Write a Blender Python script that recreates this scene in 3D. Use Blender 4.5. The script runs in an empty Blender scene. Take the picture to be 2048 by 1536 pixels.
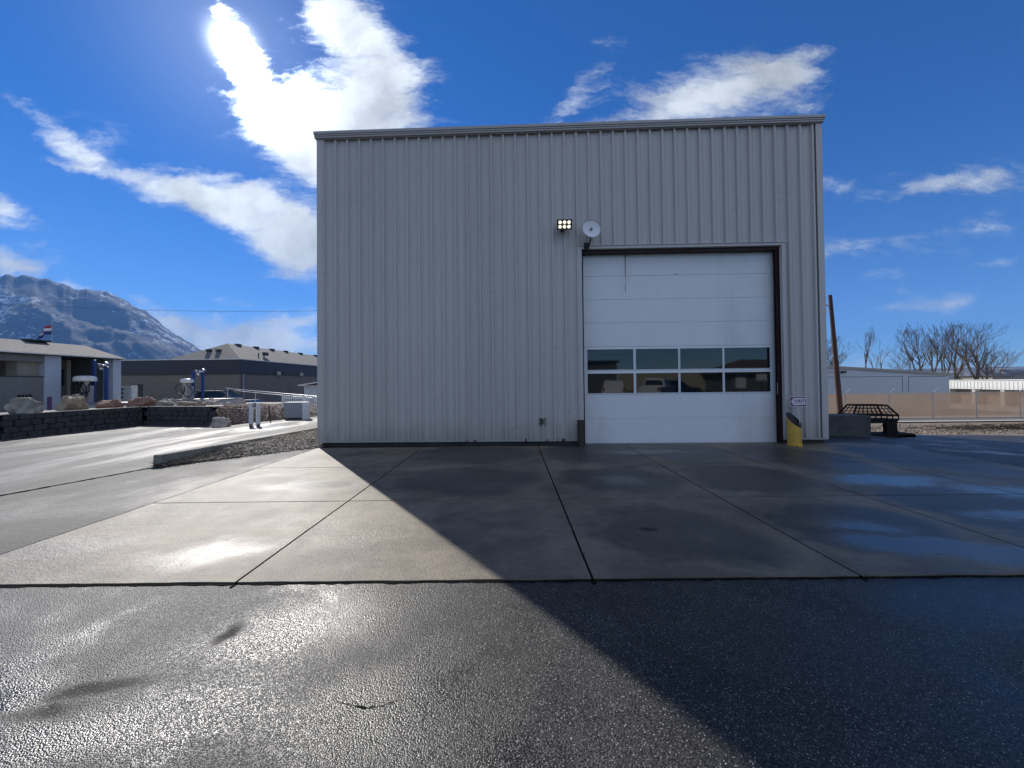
import bpy, bmesh, math, random
from mathutils import Vector, Matrix, noise, Euler
random.seed(7)
sc = bpy.context.scene
COL = sc.collection
R = math.radians
# ------------------------------------------------------------------ camera
F = 769.0
CAMZ = 1.57
PITCH, ROLL, SHIFT = R(0.9), -0.0105, -15.0
cam_d = bpy.data.cameras.new('camera'); cam = bpy.data.objects.new('camera', cam_d); COL.objects.link(cam)
cam_d.sensor_width = 36; cam_d.lens = F / 2048 * 36; cam_d.shift_y = SHIFT / 2048
cam_d.clip_start = 0.05; cam_d.clip_end = 30000
MR = Matrix.Rotation(math.pi / 2 + PITCH, 3, 'X') @ Matrix.Rotation(ROLL, 3, 'Z')
CP = Vector((0, 0, CAMZ))
cam.matrix_world = Matrix.Translation(CP) @ MR.to_4x4()
sc.camera = cam
def ray(px, py):
    return (MR @ Vector(((px - 1024) / F, -(py - 768 + 0) / F + SHIFT / F, -1))).normalized()
def D(px, py, Y):            # point at forward distance Y
    d = ray(px, py); return CP + d * (Y / d.y)
def G(px, py, z=0.0):        # point on the level z
    d = ray(px, py); return CP + d * ((z - CAMZ) / d.z)
def smooth(a, b, x):
    t = max(0.0, min(1.0, (x - a) / (b - a))); return t * t * (3 - 2 * t)
def g(x, y):                 # terrain: falls away gently to the right and back
    return -1.28 * smooth(8, 14, x) * max(0.0, min(1.0, (y - 6) / 20)) - 0.35 * smooth(26, 40, y) * (1 - smooth(8, 14, x))
# ------------------------------------------------------------------ materials
def nt(m):
    m.use_nodes = True; t = m.node_tree; t.nodes.clear(); return t
def N(t, typ, **kw):
    n = t.nodes.new(typ)
    for k, v in kw.items():
        if k.startswith('i_'):
            key = k[2:]; key = int(key) if key.isdigit() else key.replace('_', ' ')
            n.inputs[key].default_value = v
        else: setattr(n, k, v)
    return n
def L(t, a, b): t.links.new(a, b)
def math_(t, op, a, b=None, c=None, clamp=False):
    n = t.nodes.new('ShaderNodeMath'); n.operation = op; n.use_clamp = clamp
    for i, v in enumerate((a, b, c)):
        if v is None: continue
        if isinstance(v, (int, float)): n.inputs[i].default_value = v
        else: L(t, v, n.inputs[i])
    return n.outputs[0]
def maprange(t, v, a, b, c, d, kind='SMOOTHSTEP'):
    n = t.nodes.new('ShaderNodeMapRange'); n.interpolation_type = kind
    L(t, v, n.inputs[0])
    for i, x in enumerate((a, b, c, d)): n.inputs[i + 1].default_value = x
    return n.outputs[0]
def noise_(t, vec, scale, detail=3, rough=0.5, dist=0.0):
    n = N(t, 'ShaderNodeTexNoise'); n.inputs['Scale'].default_value = scale; n.inputs['Detail'].default_value = detail
    n.inputs['Roughness'].default_value = rough; n.inputs['Distortion'].default_value = dist
    if vec is not None: L(t, vec, n.inputs['Vector'])
    return n.outputs['Fac']
def mixc(t, f, a, b, blend='MIX'):
    n = t.nodes.new('ShaderNodeMix'); n.data_type = 'RGBA'; n.blend_type = blend
    for s, v in ((0, f), (6, a), (7, b)):
        if isinstance(v, (int, float)): n.inputs[s].default_value = v
        elif isinstance(v, tuple): n.inputs[s].default_value = (*v, 1)
        else: L(t, v, n.inputs[s])
    return n.outputs[2]
def mapped(t, vec, loc=(0, 0, 0), rot=(0, 0, 0), scale=(1, 1, 1), kind='POINT'):
    n = t.nodes.new('ShaderNodeMapping'); n.vector_type = kind
    n.inputs['Location'].default_value = loc; n.inputs['Rotation'].default_value = rot; n.inputs['Scale'].default_value = scale
    L(t, vec, n.inputs['Vector']); return n.outputs[0]
def blob(t, vec, cx, cy, rx, ry, ang, w, lo=0.25, hi=1.0):
    v = mapped(t, vec, (cx, cy, 0), (0, 0, ang), (rx, ry, 1), 'TEXTURE')
    n = t.nodes.new('ShaderNodeVectorMath'); n.operation = 'LENGTH'; L(t, v, n.inputs[0])
    return maprange(t, n.outputs['Value'], lo, hi, w, 0.0)
def out_mat(t, sh):
    o = N(t, 'ShaderNodeOutputMaterial'); L(t, sh, o.inputs['Surface'])
def mat(name, col, rough=0.6, metal=0.0, var=0.12, vscale=3.0, bump=0.0, bscale=40.0, spec=0.5, dirt=None, dscale=1.0):
    m = bpy.data.materials.new(name); t = nt(m)
    b = N(t, 'ShaderNodeBsdfPrincipled'); tc = N(t, 'ShaderNodeTexCoord')
    v = tc.outputs['Object']
    n1 = noise_(t, v, vscale, 5, 0.6)
    k = maprange(t, n1, 0.3, 0.7, 1 - var, 1 + var, 'LINEAR')
    cc = N(t, 'ShaderNodeCombineColor')
    vm = t.nodes.new('ShaderNodeVectorMath'); vm.operation = 'SCALE'; vm.inputs[0].default_value = col
    L(t, k, vm.inputs['Scale'])
    c = vm.outputs[0]
    if dirt is not None:
        dn = noise_(t, mapped(t, v, scale=(1, 1, 0.25)), dscale, 6, 0.65)
        c = mixc(t, maprange(t, dn, 0.5, 0.75, 0, 0.7), c, dirt)
    L(t, c, b.inputs['Base Color'])
    L(t, maprange(t, noise_(t, v, vscale * 2.3, 3), 0.3, 0.7, max(0.02, rough - 0.08), min(1, rough + 0.08), 'LINEAR'), b.inputs['Roughness'])
    b.inputs['Metallic'].default_value = metal
    b.inputs['Specular IOR Level'].default_value = spec
    if bump:
        bn = N(t, 'ShaderNodeBump'); bn.inputs['Strength'].default_value = bump; bn.inputs['Distance'].default_value = 0.01
        L(t, noise_(t, v, bscale, 4, 0.6), bn.inputs['Height']); L(t, bn.outputs[0], b.inputs['Normal'])
    out_mat(t, b.outputs[0]); return m
def emis(name, col, s):
    m = bpy.data.materials.new(name); t = nt(m)
    e = N(t, 'ShaderNodeEmission'); e.inputs[0].default_value = (*col, 1); e.inputs[1].default_value = s
    out_mat(t, e.outputs[0]); return m
# ------------------------------------------------------------------ mesh builder
class MB:
    def __init__(s): s.v = []; s.f = []
    def add(s, vs, fs):
        o = len(s.v); s.v += [Vector(v) for v in vs]; s.f += [tuple(i + o for i in f) for f in fs]; return s
    def box(s, a, b, M=None):
        (x0, y0, z0), (x1, y1, z1) = a, b
        vs = [Vector(p) for p in ((x0, y0, z0), (x1, y0, z0), (x1, y1, z0), (x0, y1, z0), (x0, y0, z1), (x1, y0, z1), (x1, y1, z1), (x0, y1, z1))]
        if M is not None: vs = [M @ v for v in vs]
        return s.add(vs, [(3, 2, 1, 0), (4, 5, 6, 7), (0, 1, 5, 4), (1, 2, 6, 5), (2, 3, 7, 6), (3, 0, 4, 7)])
    def cyl(s, p0, p1, r0, r1=None, n=12, cap=True):
        r1 = r0 if r1 is None else r1
        p0, p1 = Vector(p0), Vector(p1); d = (p1 - p0).normalized()
        a = d.orthogonal().normalized(); b = d.cross(a)
        vs = []
        for p, r in ((p0, r0), (p1, r1)):
            for i in range(n):
                t = 2 * math.pi * i / n; vs.append(p + (a * math.cos(t) + b * math.sin(t)) * r)
        fs = [(i, (i + 1) % n, n + (i + 1) % n, n + i) for i in range(n)]
        if cap: fs += [tuple(range(n))[::-1], tuple(range(n, 2 * n))]
        return s.add(vs, fs)
    def tube(s, pts, r, n=8, rs=None):
        pts = [Vector(p) for p in pts]; vs = []; k = len(pts)
        a = None
        for i, p in enumerate(pts):
            d = (pts[min(i + 1, k - 1)] - pts[max(i - 1, 0)]).normalized()
            if a is None: a = d.orthogonal().normalized()
            else:
                a = (a - d * a.dot(d)); a = a.normalized() if a.length > 1e-6 else d.orthogonal().normalized()
            b = d.cross(a); rr = rs[i] if rs else r
            for j in range(n):
                t = 2 * math.pi * j / n; vs.append(p + (a * math.cos(t) + b * math.sin(t)) * rr)
        fs = [(i * n + j, i * n + (j + 1) % n, (i + 1) * n + (j + 1) % n, (i + 1) * n + j) for i in range(k - 1) for j in range(n)]
        fs += [tuple(range(n))[::-1], tuple(range((k - 1) * n, k * n))]
        return s.add(vs, fs)
    def lathe(s, prof, c=(0, 0, 0), n=24, M=None):
        c = Vector(c); vs = []; k = len(prof)
        for r, z in prof:
            for j in range(n):
                t = 2 * math.pi * j / n; p = Vector((r * math.cos(t), r * math.sin(t), z))
                if M is not None: p = M @ p
                vs.append(p + c)
        fs = [(i * n + j, i * n + (j + 1) % n, (i + 1) * n + (j + 1) % n, (i + 1) * n + j) for i in range(k - 1) for j in range(n)]
        fs += [tuple(range(n))[::-1], tuple(range((k - 1) * n, k * n))]
        return s.add(vs, fs)
    def prism(s, poly, off):          # poly: list of 3D points, extruded by off
        n = len(poly); off = Vector(off); a = [Vector(p) for p in poly]
        return s.add(a + [p + off for p in a], [tuple(range(n))[::-1], tuple(range(n, 2 * n))] + [(i, (i + 1) % n, n + (i + 1) % n, n + i) for i in range(n)])
    def build(s, name, m, parent=None, smooth_=False, bevel=0.0, origin=None, local=False, kind=None, fix=True):
        o_ = Vector((0, 0, 0))
        if parent is not None and not local:
            q = parent
            while q is not None: o_ += q.location; q = q.parent
        if origin is not None: o_ += Vector(origin)
        me = bpy.data.meshes.new(name); me.from_pydata([v - o_ for v in s.v], [], s.f)
        if fix:
            bm = bmesh.new(); bm.from_mesh(me); bmesh.ops.recalc_face_normals(bm, faces=bm.faces); bm.to_mesh(me); bm.free()
        me.materials.append(m)
        if smooth_: me.shade_smooth()
        ob = bpy.data.objects.new(name, me); COL.objects.link(ob)
        if origin is not None: ob.location = origin
        if parent is not None: ob.parent = parent
        if bevel:
            b = ob.modifiers.new('bevel', 'BEVEL'); b.width = bevel; b.segments = 2; b.limit_method = 'ANGLE'; b.angle_limit = R(40)
        if kind: ob['kind'] = kind
        return ob
def thing(name, label, cat, loc, rz=0.0, group=None):
    o = bpy.data.objects.new(name, None); COL.objects.link(o); o.location = loc; o.rotation_euler = (0, 0, rz)
    o.empty_display_size = 0.2
    o['label'] = label; o['category'] = cat
    if group: o['group'] = group
    return o
def tag(o, label, cat, group=None):
    o['label'] = label; o['category'] = cat
    if group: o['group'] = group
    return o
def copy_tree(o, parent=None):
    c = o.copy(); COL.objects.link(c)
    if parent is not None: c.parent = parent; c.matrix_parent_inverse = o.matrix_parent_inverse.copy()
    for ch in list(o.children): copy_tree(ch, c)
    return c
def text_mesh(txt, size):
    cu = bpy.data.curves.new('lettering', 'FONT'); cu.body = txt; cu.size = size; cu.extrude = 0.0008
    cu.align_x = 'CENTER'; cu.align_y = 'CENTER'; cu.offset = size * 0.02; cu.resolution_u = 3
    ob = bpy.data.objects.new('lettering', cu); COL.objects.link(ob)
    bpy.context.view_layer.update()
    me = bpy.data.meshes.new_from_object(ob.evaluated_get(bpy.context.evaluated_depsgraph_get()))
    bpy.data.objects.remove(ob); return me
def rock(c, s, seed, sub=2, rough=0.35, flat=0.75):
    bm = bmesh.new(); bmesh.ops.create_icosphere(bm, subdivisions=sub, radius=1)
    vs = []
    for v in bm.verts:
        p = v.co.copy()
        d = 1 + rough * noise.noise(p * 1.3 + Vector((seed * 7.1, 0, 0))) + rough * 0.4 * noise.noise(p * 3.1 + Vector((0, seed * 3.3, 0)))
        q = p * d; q.x = max(-0.86, min(0.86, q.x)) if seed % 2 else q.x; q.z = min(q.z, flat)
        vs.append(Vector(c) + Vector((q.x * s[0], q.y * s[1], q.z * s[2])))
    fs = [tuple(v.index for v in f.verts) for f in bm.faces]; bm.free()
    return vs, fs
SUN_E = 5.0; SKY_S = 0.1; EXPO = 0.15
CL_BASE = 7.5; CL_BACKFILL = 12.0; CL_MID = 4.0; CL_CORE = 160.0; CL_VEIL = 2.0
SKY_TINT = (0.14, 0.54, 1.04); SKY_TINT_H = (0.40, 0.66, 1.0)
SIDING = (0.53, 0.50, 0.475); ASPH_DRY = (0.055, 0.052, 0.047); ASPH_WET = (0.014, 0.014, 0.015)
HAZE = 0.00011; HAZE_C = (0.2, 0.46, 0.95)
DENO = True
# ------------------------------------------------------------------ sun and sky
SUN = ray(467, 91)
az = math.atan2(SUN.x, SUN.y); el = math.asin(SUN.z)
sd = bpy.data.lights.new('sun', 'SUN'); sd.energy = SUN_E; sd.angle = R(0.53); sd.color = (1.0, 0.95, 0.88)
so = bpy.data.objects.new('sun', sd); COL.objects.link(so); so.rotation_euler = SUN.to_track_quat('Z', 'Y').to_euler()
so.location = (-20, 30, 40)
w = bpy.data.worlds.new('World'); sc.world = w; w.use_nodes = True; t = w.node_tree; t.nodes.clear()
sky = N(t, 'ShaderNodeTexSky'); sky.sky_type = 'NISHITA'; sky.sun_disc = False
sky.sun_elevation = el; sky.sun_rotation = az; sky.altitude = 1400; sky.air_density = 1.0; sky.dust_density = 0.0; sky.ozone_density = 2.5
tc = N(t, 'ShaderNodeTexCoord'); gen = tc.outputs['Generated']
sep = N(t, 'ShaderNodeSeparateXYZ'); L(t, gen, sep.inputs[0])
ysafe = math_(t, 'MAXIMUM', sep.outputs[1], 0.02)
u = math_(t, 'DIVIDE', sep.outputs[0], ysafe); v = math_(t, 'DIVIDE', sep.outputs[2], ysafe)
cb = N(t, 'ShaderNodeCombineXYZ'); L(t, u, cb.inputs[0]); L(t, v, cb.inputs[1]); uv = cb.outputs[0]
# warp for wispy edges
wn = N(t, 'ShaderNodeTexNoise'); wn.inputs['Scale'].default_value = 3.2; wn.inputs['Detail'].default_value = 8; wn.inputs['Roughness'].default_value = 0.7
L(t, uv, wn.inputs['Vector'])
ws = t.nodes.new('ShaderNodeVectorMath'); ws.operation = 'SUBTRACT'; L(t, wn.outputs['Color'], ws.inputs[0]); ws.inputs[1].default_value = (0.5, 0.5, 0.5)
wm = t.nodes.new('ShaderNodeVectorMath'); wm.operation = 'MULTIPLY_ADD'; L(t, ws.outputs[0], wm.inputs[0]); wm.inputs[1].default_value = (0.10, 0.10, 0); L(t, uv, wm.inputs[2])
wuv = wm.outputs[0]
def sky_blob(px, py, rx, ry, ang, wt=1.0):
    d = ray(px, py)
    return blob(t, wuv, d.x / d.y, d.z / d.y, rx * 1.68 / F, ry * 1.85 / F, R(-ang), wt, 0.0, 1.0)
BL = [ # px, py, rx, ry, clockwise angle, weight
 (640, -5, 75, 32, 40, 1.1), (695, 45, 85, 52, 45, 1.3), (745, 115, 95, 66, 60, 1.3), (800, 190, 90, 58, 50, 1.2), (700, 280, 130, 62, 10, 1.3),
 (437, 15, 14, 50, -8, 0.9), (463, 85, 38, 58, -25, 1.3), (497, 135, 36, 44, -30, 1.1), (525, 215, 62, 50, 30, 1.2), (590, 265, 90, 62, 40, 1.2), (640, 320, 110, 62, 45, 1.25), (690, 210, 120, 60, 20, 1.1),
 (10, 190, 60, 9, 40, 0.5), (85, 235, 80, 13, 35, 0.7), (130, 292, 90, 19, 32, 0.85), (235, 342, 120, 23, 25, 1.0), (370, 392, 120, 27, 24, 1.1), (480, 410, 110, 35, 22, 1.1), (545, 460, 110, 52, 35, 1.2), (600, 500, 95, 48, 35, 1.25), (590, 440, 110, 40, 25, 1.1), (450, 430, 90, 28, 30, 0.8), (470, 352, 60, 9, -8, 0.55), (345, 342, 36, 5, 8, 0.5), (150, 332, 60, 6, 12, 0.5),
 (15, 430, 62, 22, 22, 0.85), (-30, 420, 70, 35, 0, 0.8), (20, 525, 60, 20, 20, 0.9), (-20, 545, 80, 35, 0, 0.8), (125, 568, 75, 9, 8, 0.9),
 (735, 150, 190, 130, 60, 0.42), (560, 250, 150, 110, 35, 0.4), (300, 350, 260, 60, 25, 0.36), (560, 450, 150, 95, 35, 0.4), (1400, 180, 240, 75, -18, 0.36), (1880, 380, 220, 60, -8, 0.28), (1800, 500, 200, 40, -3, 0.25), (1850, 600, 220, 40, -8, 0.25), (40, 500, 120, 90, 10, 0.3),
 (272, 586, 24, 16, 30, 0.75), (485, 606, 55, 8, 10, 0.6),
 (420, 655, 130, 28, 8, 1.4), (335, 632, 60, 16, 25, 1.1), (560, 668, 110, 34, -10, 1.3), (600, 640, 50, 14, -10, 0.55), (520, 700, 220, 28, 0, 1.1), (400, 690, 120, 26, 0, 1.0),
 (1190, 145, 44, 80, 35, 0.85), (1130, 215, 24, 60, 35, 0.6),
 (1330, 205, 150, 45, -18, 0.95), (1450, 180, 150, 48, -18, 1.0), (1560, 160, 110, 42, -22, 0.85), (1590, 120, 75, 15, -14, 0.55), (1600, 190, 60, 45, 0, 0.6),
 (1665, 352, 55, 24, -12, 0.6), (1850, 378, 120, 15, -10, 0.65), (1990, 352, 150, 30, -12, 0.8), (1950, 452, 75, 22, -4, 0.62), (1720, 494, 130, 20, -2, 0.8),
 (1750, 553, 70, 8, -3, 0.45), (1970, 535, 75, 10, -12, 0.48), (1920, 592, 55, 17, -15, 0.6), (1800, 615, 120, 9, -6, 0.5), (1900, 735, 400, 30, 0, 0.42), (1700, 715, 120, 25, 0, 0.4)]
acc = None
for bl in BL:
    o = sky_blob(*bl)
    acc = o if acc is None else math_(t, 'MAXIMUM', acc, math_(t, 'MULTIPLY_ADD', o, 0.35, acc)) if False else math_(t, 'ADD', acc, o)
acc = math_(t, 'MINIMUM', acc, 2.1)
# streaky fractal detail
n1 = noise_(t, mapped(t, wuv, rot=(0, 0, R(28)), scale=(2.6, 8, 1)), 1.7, 10, 0.7)
n2 = noise_(t, mapped(t, wuv, rot=(0, 0, R(28)), scale=(1, 1.8, 1)), 13, 10, 0.78)
m1 = maprange(t, n1, 0.36, 0.64, -0.5, 0.5, 'LINEAR'); m2 = maprange(t, n2, 0.36, 0.64, -0.5, 0.5, 'LINEAR')
fld = math_(t, 'ADD', acc, math_(t, 'ADD', math_(t, 'MULTIPLY', m1, 1.25), math_(t, 'MULTIPLY', m2, 0.4)))
front = maprange(t, fld, 0.25, 2.1, 0, 1)
front = math_(t, 'MULTIPLY', front, maprange(t, acc, 0.0, 0.3, 0, 1))
front = math_(t, 'MULTIPLY', front, maprange(t, sep.outputs[1], 0.05, 0.3, 0, 1))
# clouds elsewhere in the sky: unseen layer behind, added and brightened to light the shaded front
zs = math_(t, 'MAXIMUM', sep.outputs[2], 0.03)
cb2 = N(t, 'ShaderNodeCombineXYZ'); L(t, math_(t, 'DIVIDE', sep.outputs[0], zs), cb2.inputs[0]); L(t, math_(t, 'DIVIDE', sep.outputs[1], zs), cb2.inputs[1])
n3 = noise_(t, mapped(t, cb2.outputs[0], scale=(0.5, 1, 1)), 0.9, 7, 0.6, 0.4)
back = maprange(t, n3, 0.38, 0.62, 0, 0.95)
back = math_(t, 'MULTIPLY', back, maprange(t, sep.outputs[2], 0.10, 0.24, 0.25, 1)); back = math_(t, 'MULTIPLY', back, maprange(t, sep.outputs[2], 0.6, 0.85, 1, 0.3))
back = math_(t, 'MULTIPLY', back, maprange(t, sep.outputs[1], -0.15, 0.0, 1, 0))
mask = math_(t, 'ADD', front, back, clamp=True)
dt = t.nodes.new('ShaderNodeVectorMath'); dt.operation = 'DOT_PRODUCT'; L(t, gen, dt.inputs[0]); dt.inputs[1].default_value = SUN
dp = math_(t, 'MAXIMUM', dt.outputs['Value'], 0.0)
glow = math_(t, 'MULTIPLY', math_(t, 'POWER', dp, 8.0), CL_MID)
core = math_(t, 'MULTIPLY', math_(t, 'POWER', dp, 260.0), CL_CORE)
shade = maprange(t, noise_(t, wuv, 5.0, 5, 0.55), 0.35, 0.65, 1.1, 0.62, 'LINEAR')
lum = math_(t, 'MULTIPLY', math_(t, 'ADD', math_(t, 'ADD', glow, core), maprange(t, sep.outputs[1], -0.1, 0.1, CL_BACKFILL, CL_BASE)), shade)
cvm = t.nodes.new('ShaderNodeVectorMath'); cvm.operation = 'SCALE'; cvm.inputs[0].default_value = (0.86, 0.93, 1.0); L(t, lum, cvm.inputs['Scale'])
tint = mixc(t, 1.0, sky.outputs[0], mixc(t, maprange(t, sep.outputs[2], 0.0, 0.5, 0, 1), SKY_TINT_H, SKY_TINT), 'MULTIPLY')
# thin bright veil that the sun lights up close around itself
veil = math_(t, 'ADD', math_(t, 'MULTIPLY', math_(t, 'POWER', dp, 90.0), CL_VEIL), math_(t, 'MULTIPLY', math_(t, 'POWER', dp, 3500.0), 60.0))
vvm = t.nodes.new('ShaderNodeVectorMath'); vvm.operation = 'SCALE'; vvm.inputs[0].default_value = (0.9, 0.95, 1.0); L(t, veil, vvm.inputs['Scale'])
av = t.nodes.new('ShaderNodeVectorMath'); av.operation = 'ADD'; L(t, tint, av.inputs[0]); L(t, vvm.outputs[0], av.inputs[1])
colr = mixc(t, mask, av.outputs[0], cvm.outputs[0])
bg = N(t, 'ShaderNodeBackground'); L(t, colr, bg.inputs[0]); bg.inputs[1].default_value = SKY_S
wo = N(t, 'ShaderNodeOutputWorld'); L(t, bg.outputs[0], wo.inputs['Surface'])
sc.view_settings.view_transform = 'Standard'; sc.view_settings.look = 'None'; sc.view_settings.exposure = EXPO; sc.view_settings.gamma = 1
sc.render.engine = 'CYCLES'
sc.cycles.max_bounces = 6; sc.cycles.diffuse_bounces = 3; sc.cycles.glossy_bounces = 4; sc.cycles.transparent_max_bounces = 12; sc.cycles.volume_bounces = 1
sc.cycles.use_denoising = DENO; sc.cycles.sample_clamp_indirect = 6; sc.cycles.use_adaptive_sampling = True; sc.cycles.adaptive_threshold = 0.01
sc.cycles.caustics_reflective = False; sc.cycles.caustics_refractive = False
# ------------------------------------------------------------------ ground materials
def wet_mat(name, col_dry, col_wet, rough_dry, rough_wet, blobs, base_wet=0.0, shade_damps=(), drough=None, agg=None, nscale=0.5, streak=(1, 1, 1), fine=0.004, spots=()):
    """pavement with damp and wet patches, some painted to deepen shade; blobs are given on the ground in metres"""
    m = bpy.data.materials.new(name); t = nt(m)
    b = N(t, 'ShaderNodeBsdfPrincipled'); tc = N(t, 'ShaderNodeTexCoord'); v = tc.outputs['Object']
    wn = N(t, 'ShaderNodeTexNoise'); wn.inputs['Scale'].default_value = 1.1; wn.inputs['Detail'].default_value = 8; wn.inputs['Roughness'].default_value = 0.62
    L(t, v, wn.inputs['Vector'])
    ws = t.nodes.new('ShaderNodeVectorMath'); ws.operation = 'SUBTRACT'; L(t, wn.outputs['Color'], ws.inputs[0]); ws.inputs[1].default_value = (0.5, 0.5, 0.5)
    wm = t.nodes.new('ShaderNodeVectorMath'); wm.operation = 'MULTIPLY_ADD'; L(t, ws.outputs[0], wm.inputs[0]); wm.inputs[1].default_value = (1.5, 1.0, 0); L(t, v, wm.inputs[2])
    acc = None
    for bl in blobs:
        o = blob(t, wm.outputs[0], *bl); acc = o if acc is None else math_(t, 'MAXIMUM', acc, o)
    n = noise_(t, mapped(t, v, scale=streak), nscale, 6, 0.62, 0.3)
    wet = maprange(t, n, 0.46, 0.66, 0, 1)
    wet = math_(t, 'MULTIPLY', wet, base_wet)
    if acc is not None: wet = math_(t, 'MAXIMUM', wet, acc)
    damp = maprange(t, noise_(t, v, nscale * 1.7, 6, 0.65), 0.35, 0.65, 0, 1)
    damp_shade = math_(t, 'MAXIMUM', wet, math_(t, 'MULTIPLY', damp, 0.62))
    shade_dm = None
    for bl in shade_damps:
        o = blob(t, wm.outputs[0], *bl, 0.45, 1.0); shade_dm = o if shade_dm is None else math_(t, 'MAXIMUM', shade_dm, o)
    if shade_dm is not None: shade_dm = maprange(t, math_(t, 'MULTIPLY_ADD', math_(t, 'SUBTRACT', noise_(t, v, 2.2, 8, 0.68), 0.5), 1.5, shade_dm), -0.1, 0.85, 0, 1)
    if shade_dm is not None: damp_shade = math_(t, 'MAXIMUM', damp_shade, shade_dm)
    # colour
    big = noise_(t, v, 0.8, 6, 0.6); fi = noise_(t, v, 45, 4, 0.7); mid = noise_(t, mapped(t, v, scale=(1, 1.6, 1)), 6, 5, 0.65)
    k = math_(t, 'ADD', maprange(t, big, 0.3, 0.7, 0.76, 1.22, 'LINEAR'), math_(t, 'ADD', maprange(t, fi, 0.3, 0.7, -0.12, 0.12, 'LINEAR'), maprange(t, mid, 0.3, 0.7, -0.1, 0.1, 'LINEAR')))
    c = mixc(t, damp_shade, col_dry, col_wet)
    vm = t.nodes.new('ShaderNodeVectorMath'); vm.operation = 'SCALE'; L(t, c, vm.inputs[0]); L(t, k, vm.inputs['Scale']); c = vm.outputs[0]
    sp = None
    ws2 = t.nodes.new('ShaderNodeVectorMath'); ws2.operation = 'MULTIPLY_ADD'; L(t, noise_c(t, v, 6.0), ws2.inputs[0]); ws2.inputs[1].default_value = (0.14, 0.14, 0); L(t, v, ws2.inputs[2])
    for bl in spots:
        o = blob(t, ws2.outputs[0], *bl); sp = o if sp is None else math_(t, 'MAXIMUM', sp, o)
    if sp is not None: c = mixc(t, sp, c, (0.012, 0.011, 0.01))
    if not agg:
        pit = maprange(t, noise_(t, mapped(t, v, loc=(9, 4, 0)), 16, 3, 0.6), 0.70, 0.76, 0, 0.5); c = mixc(t, pit, c, (0.05, 0.045, 0.04))
        tr = maprange(t, noise_(t, mapped(t, v, rot=(0, 0, 0.2), scale=(0.5, 4, 1)), 1.6, 5, 0.6), 0.55, 0.75, 0, 0.3); c = mixc(t, tr, c, (0.09, 0.08, 0.07))
    if agg:
        vo = N(t, 'ShaderNodeTexVoronoi'); vo.inputs['Scale'].default_value = agg; L(t, v, vo.inputs['Vector'])
        vo2 = N(t, 'ShaderNodeTexVoronoi'); vo2.inputs['Scale'].default_value = agg * 0.45; L(t, mapped(t, v, loc=(3, 1, 0)), vo2.inputs['Vector'])
        sepc = N(t, 'ShaderNodeSeparateColor'); L(t, vo.outputs['Color'], sepc.inputs[0])
        stone = maprange(t, sepc.outputs[0], 0.80, 1.0, 0, 1)
        near = maprange(t, vo.outputs['Distance'], 0.35, 0.6, 1, 0)
        c = mixc(t, math_(t, 'MULTIPLY', math_(t, 'MULTIPLY', stone, near), math_(t, 'SUBTRACT', 1.0, math_(t, 'MULTIPLY', wet, 0.3))), c, (0.24, 0.225, 0.20))
        vs_ = t.nodes.new('ShaderNodeVectorMath'); vs_.operation = 'SCALE'; L(t, c, vs_.inputs[0])
        L(t, math_(t, 'MULTIPLY', maprange(t, sepc.outputs[1], 0.0, 1.0, 0.45, 1.75, 'LINEAR'), maprange(t, vo.outputs['Distance'], 0.35, 0.65, 1.15, 0.35)), vs_.inputs['Scale']); c = vs_.outputs[0]
        h = math_(t, 'ADD', math_(t, 'MULTIPLY', vo.outputs['Distance'], -1.0), math_(t, 'ADD', math_(t, 'MULTIPLY', vo2.outputs['Distance'], -0.35), math_(t, 'MULTIPLY', sepc.outputs[2], 0.5)))
        bn = N(t, 'ShaderNodeBump'); bn.inputs['Distance'].default_value = fine
        L(t, h, bn.inputs['Height']); L(t, maprange(t, wet, 0, 1, 1.0, 0.55, 'LINEAR'), bn.inputs['Strength'])
    else:
        bn = N(t, 'ShaderNodeBump'); bn.inputs['Distance'].default_value = fine
        hh = math_(t, 'ADD', noise_(t, v, 60, 3, 0.6), math_(t, 'MULTIPLY', noise_(t, mapped(t, v, scale=(1.0, 2.2, 1)), 9, 6, 0.7), 1.6))
        L(t, hh, bn.inputs['Height']); L(t, maprange(t, wet, 0.25, 0.9, 0.85, 0.05, 'LINEAR'), bn.inputs['Strength'])
    L(t, bn.outputs[0], b.inputs['Normal'])
    L(t, c, b.inputs['Base Color'])
    rr = maprange(t, wet, 0.0, 1.0, rough_dry, rough_wet, 'LINEAR')
    if shade_dm is not None: rr = math_(t, 'MULTIPLY', rr, maprange(t, shade_dm, 0, 1, 1.0, 0.72, 'LINEAR'))
    if sp is not None: rr = math_(t, 'ADD', rr, math_(t, 'MULTIPLY', sp, 0.5), clamp=True)
    L(t, rr, b.inputs['Roughness'])
    b.inputs['IOR'].default_value = 1.4
    out_mat(t, b.outputs[0]); return m
def noise_c(t, v, sc_):
    n = N(t, 'ShaderNodeTexNoise'); n.inputs['Scale'].default_value = sc_; n.inputs['Detail'].default_value = 5; L(t, v, n.inputs['Vector'])
    q = t.nodes.new('ShaderNodeVectorMath'); q.operation = 'SUBTRACT'; L(t, n.outputs['Color'], q.inputs[0]); q.inputs[1].default_value = (0.5, 0.5, 0.5); return q.outputs[0]
def gb(px, py, rx, ry, ang=0, w=1.0):       # patch centred where the ground shows it; radii in metres
    p = G(px, py); return (p.x, p.y, rx, ry, R(ang), w)
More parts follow.
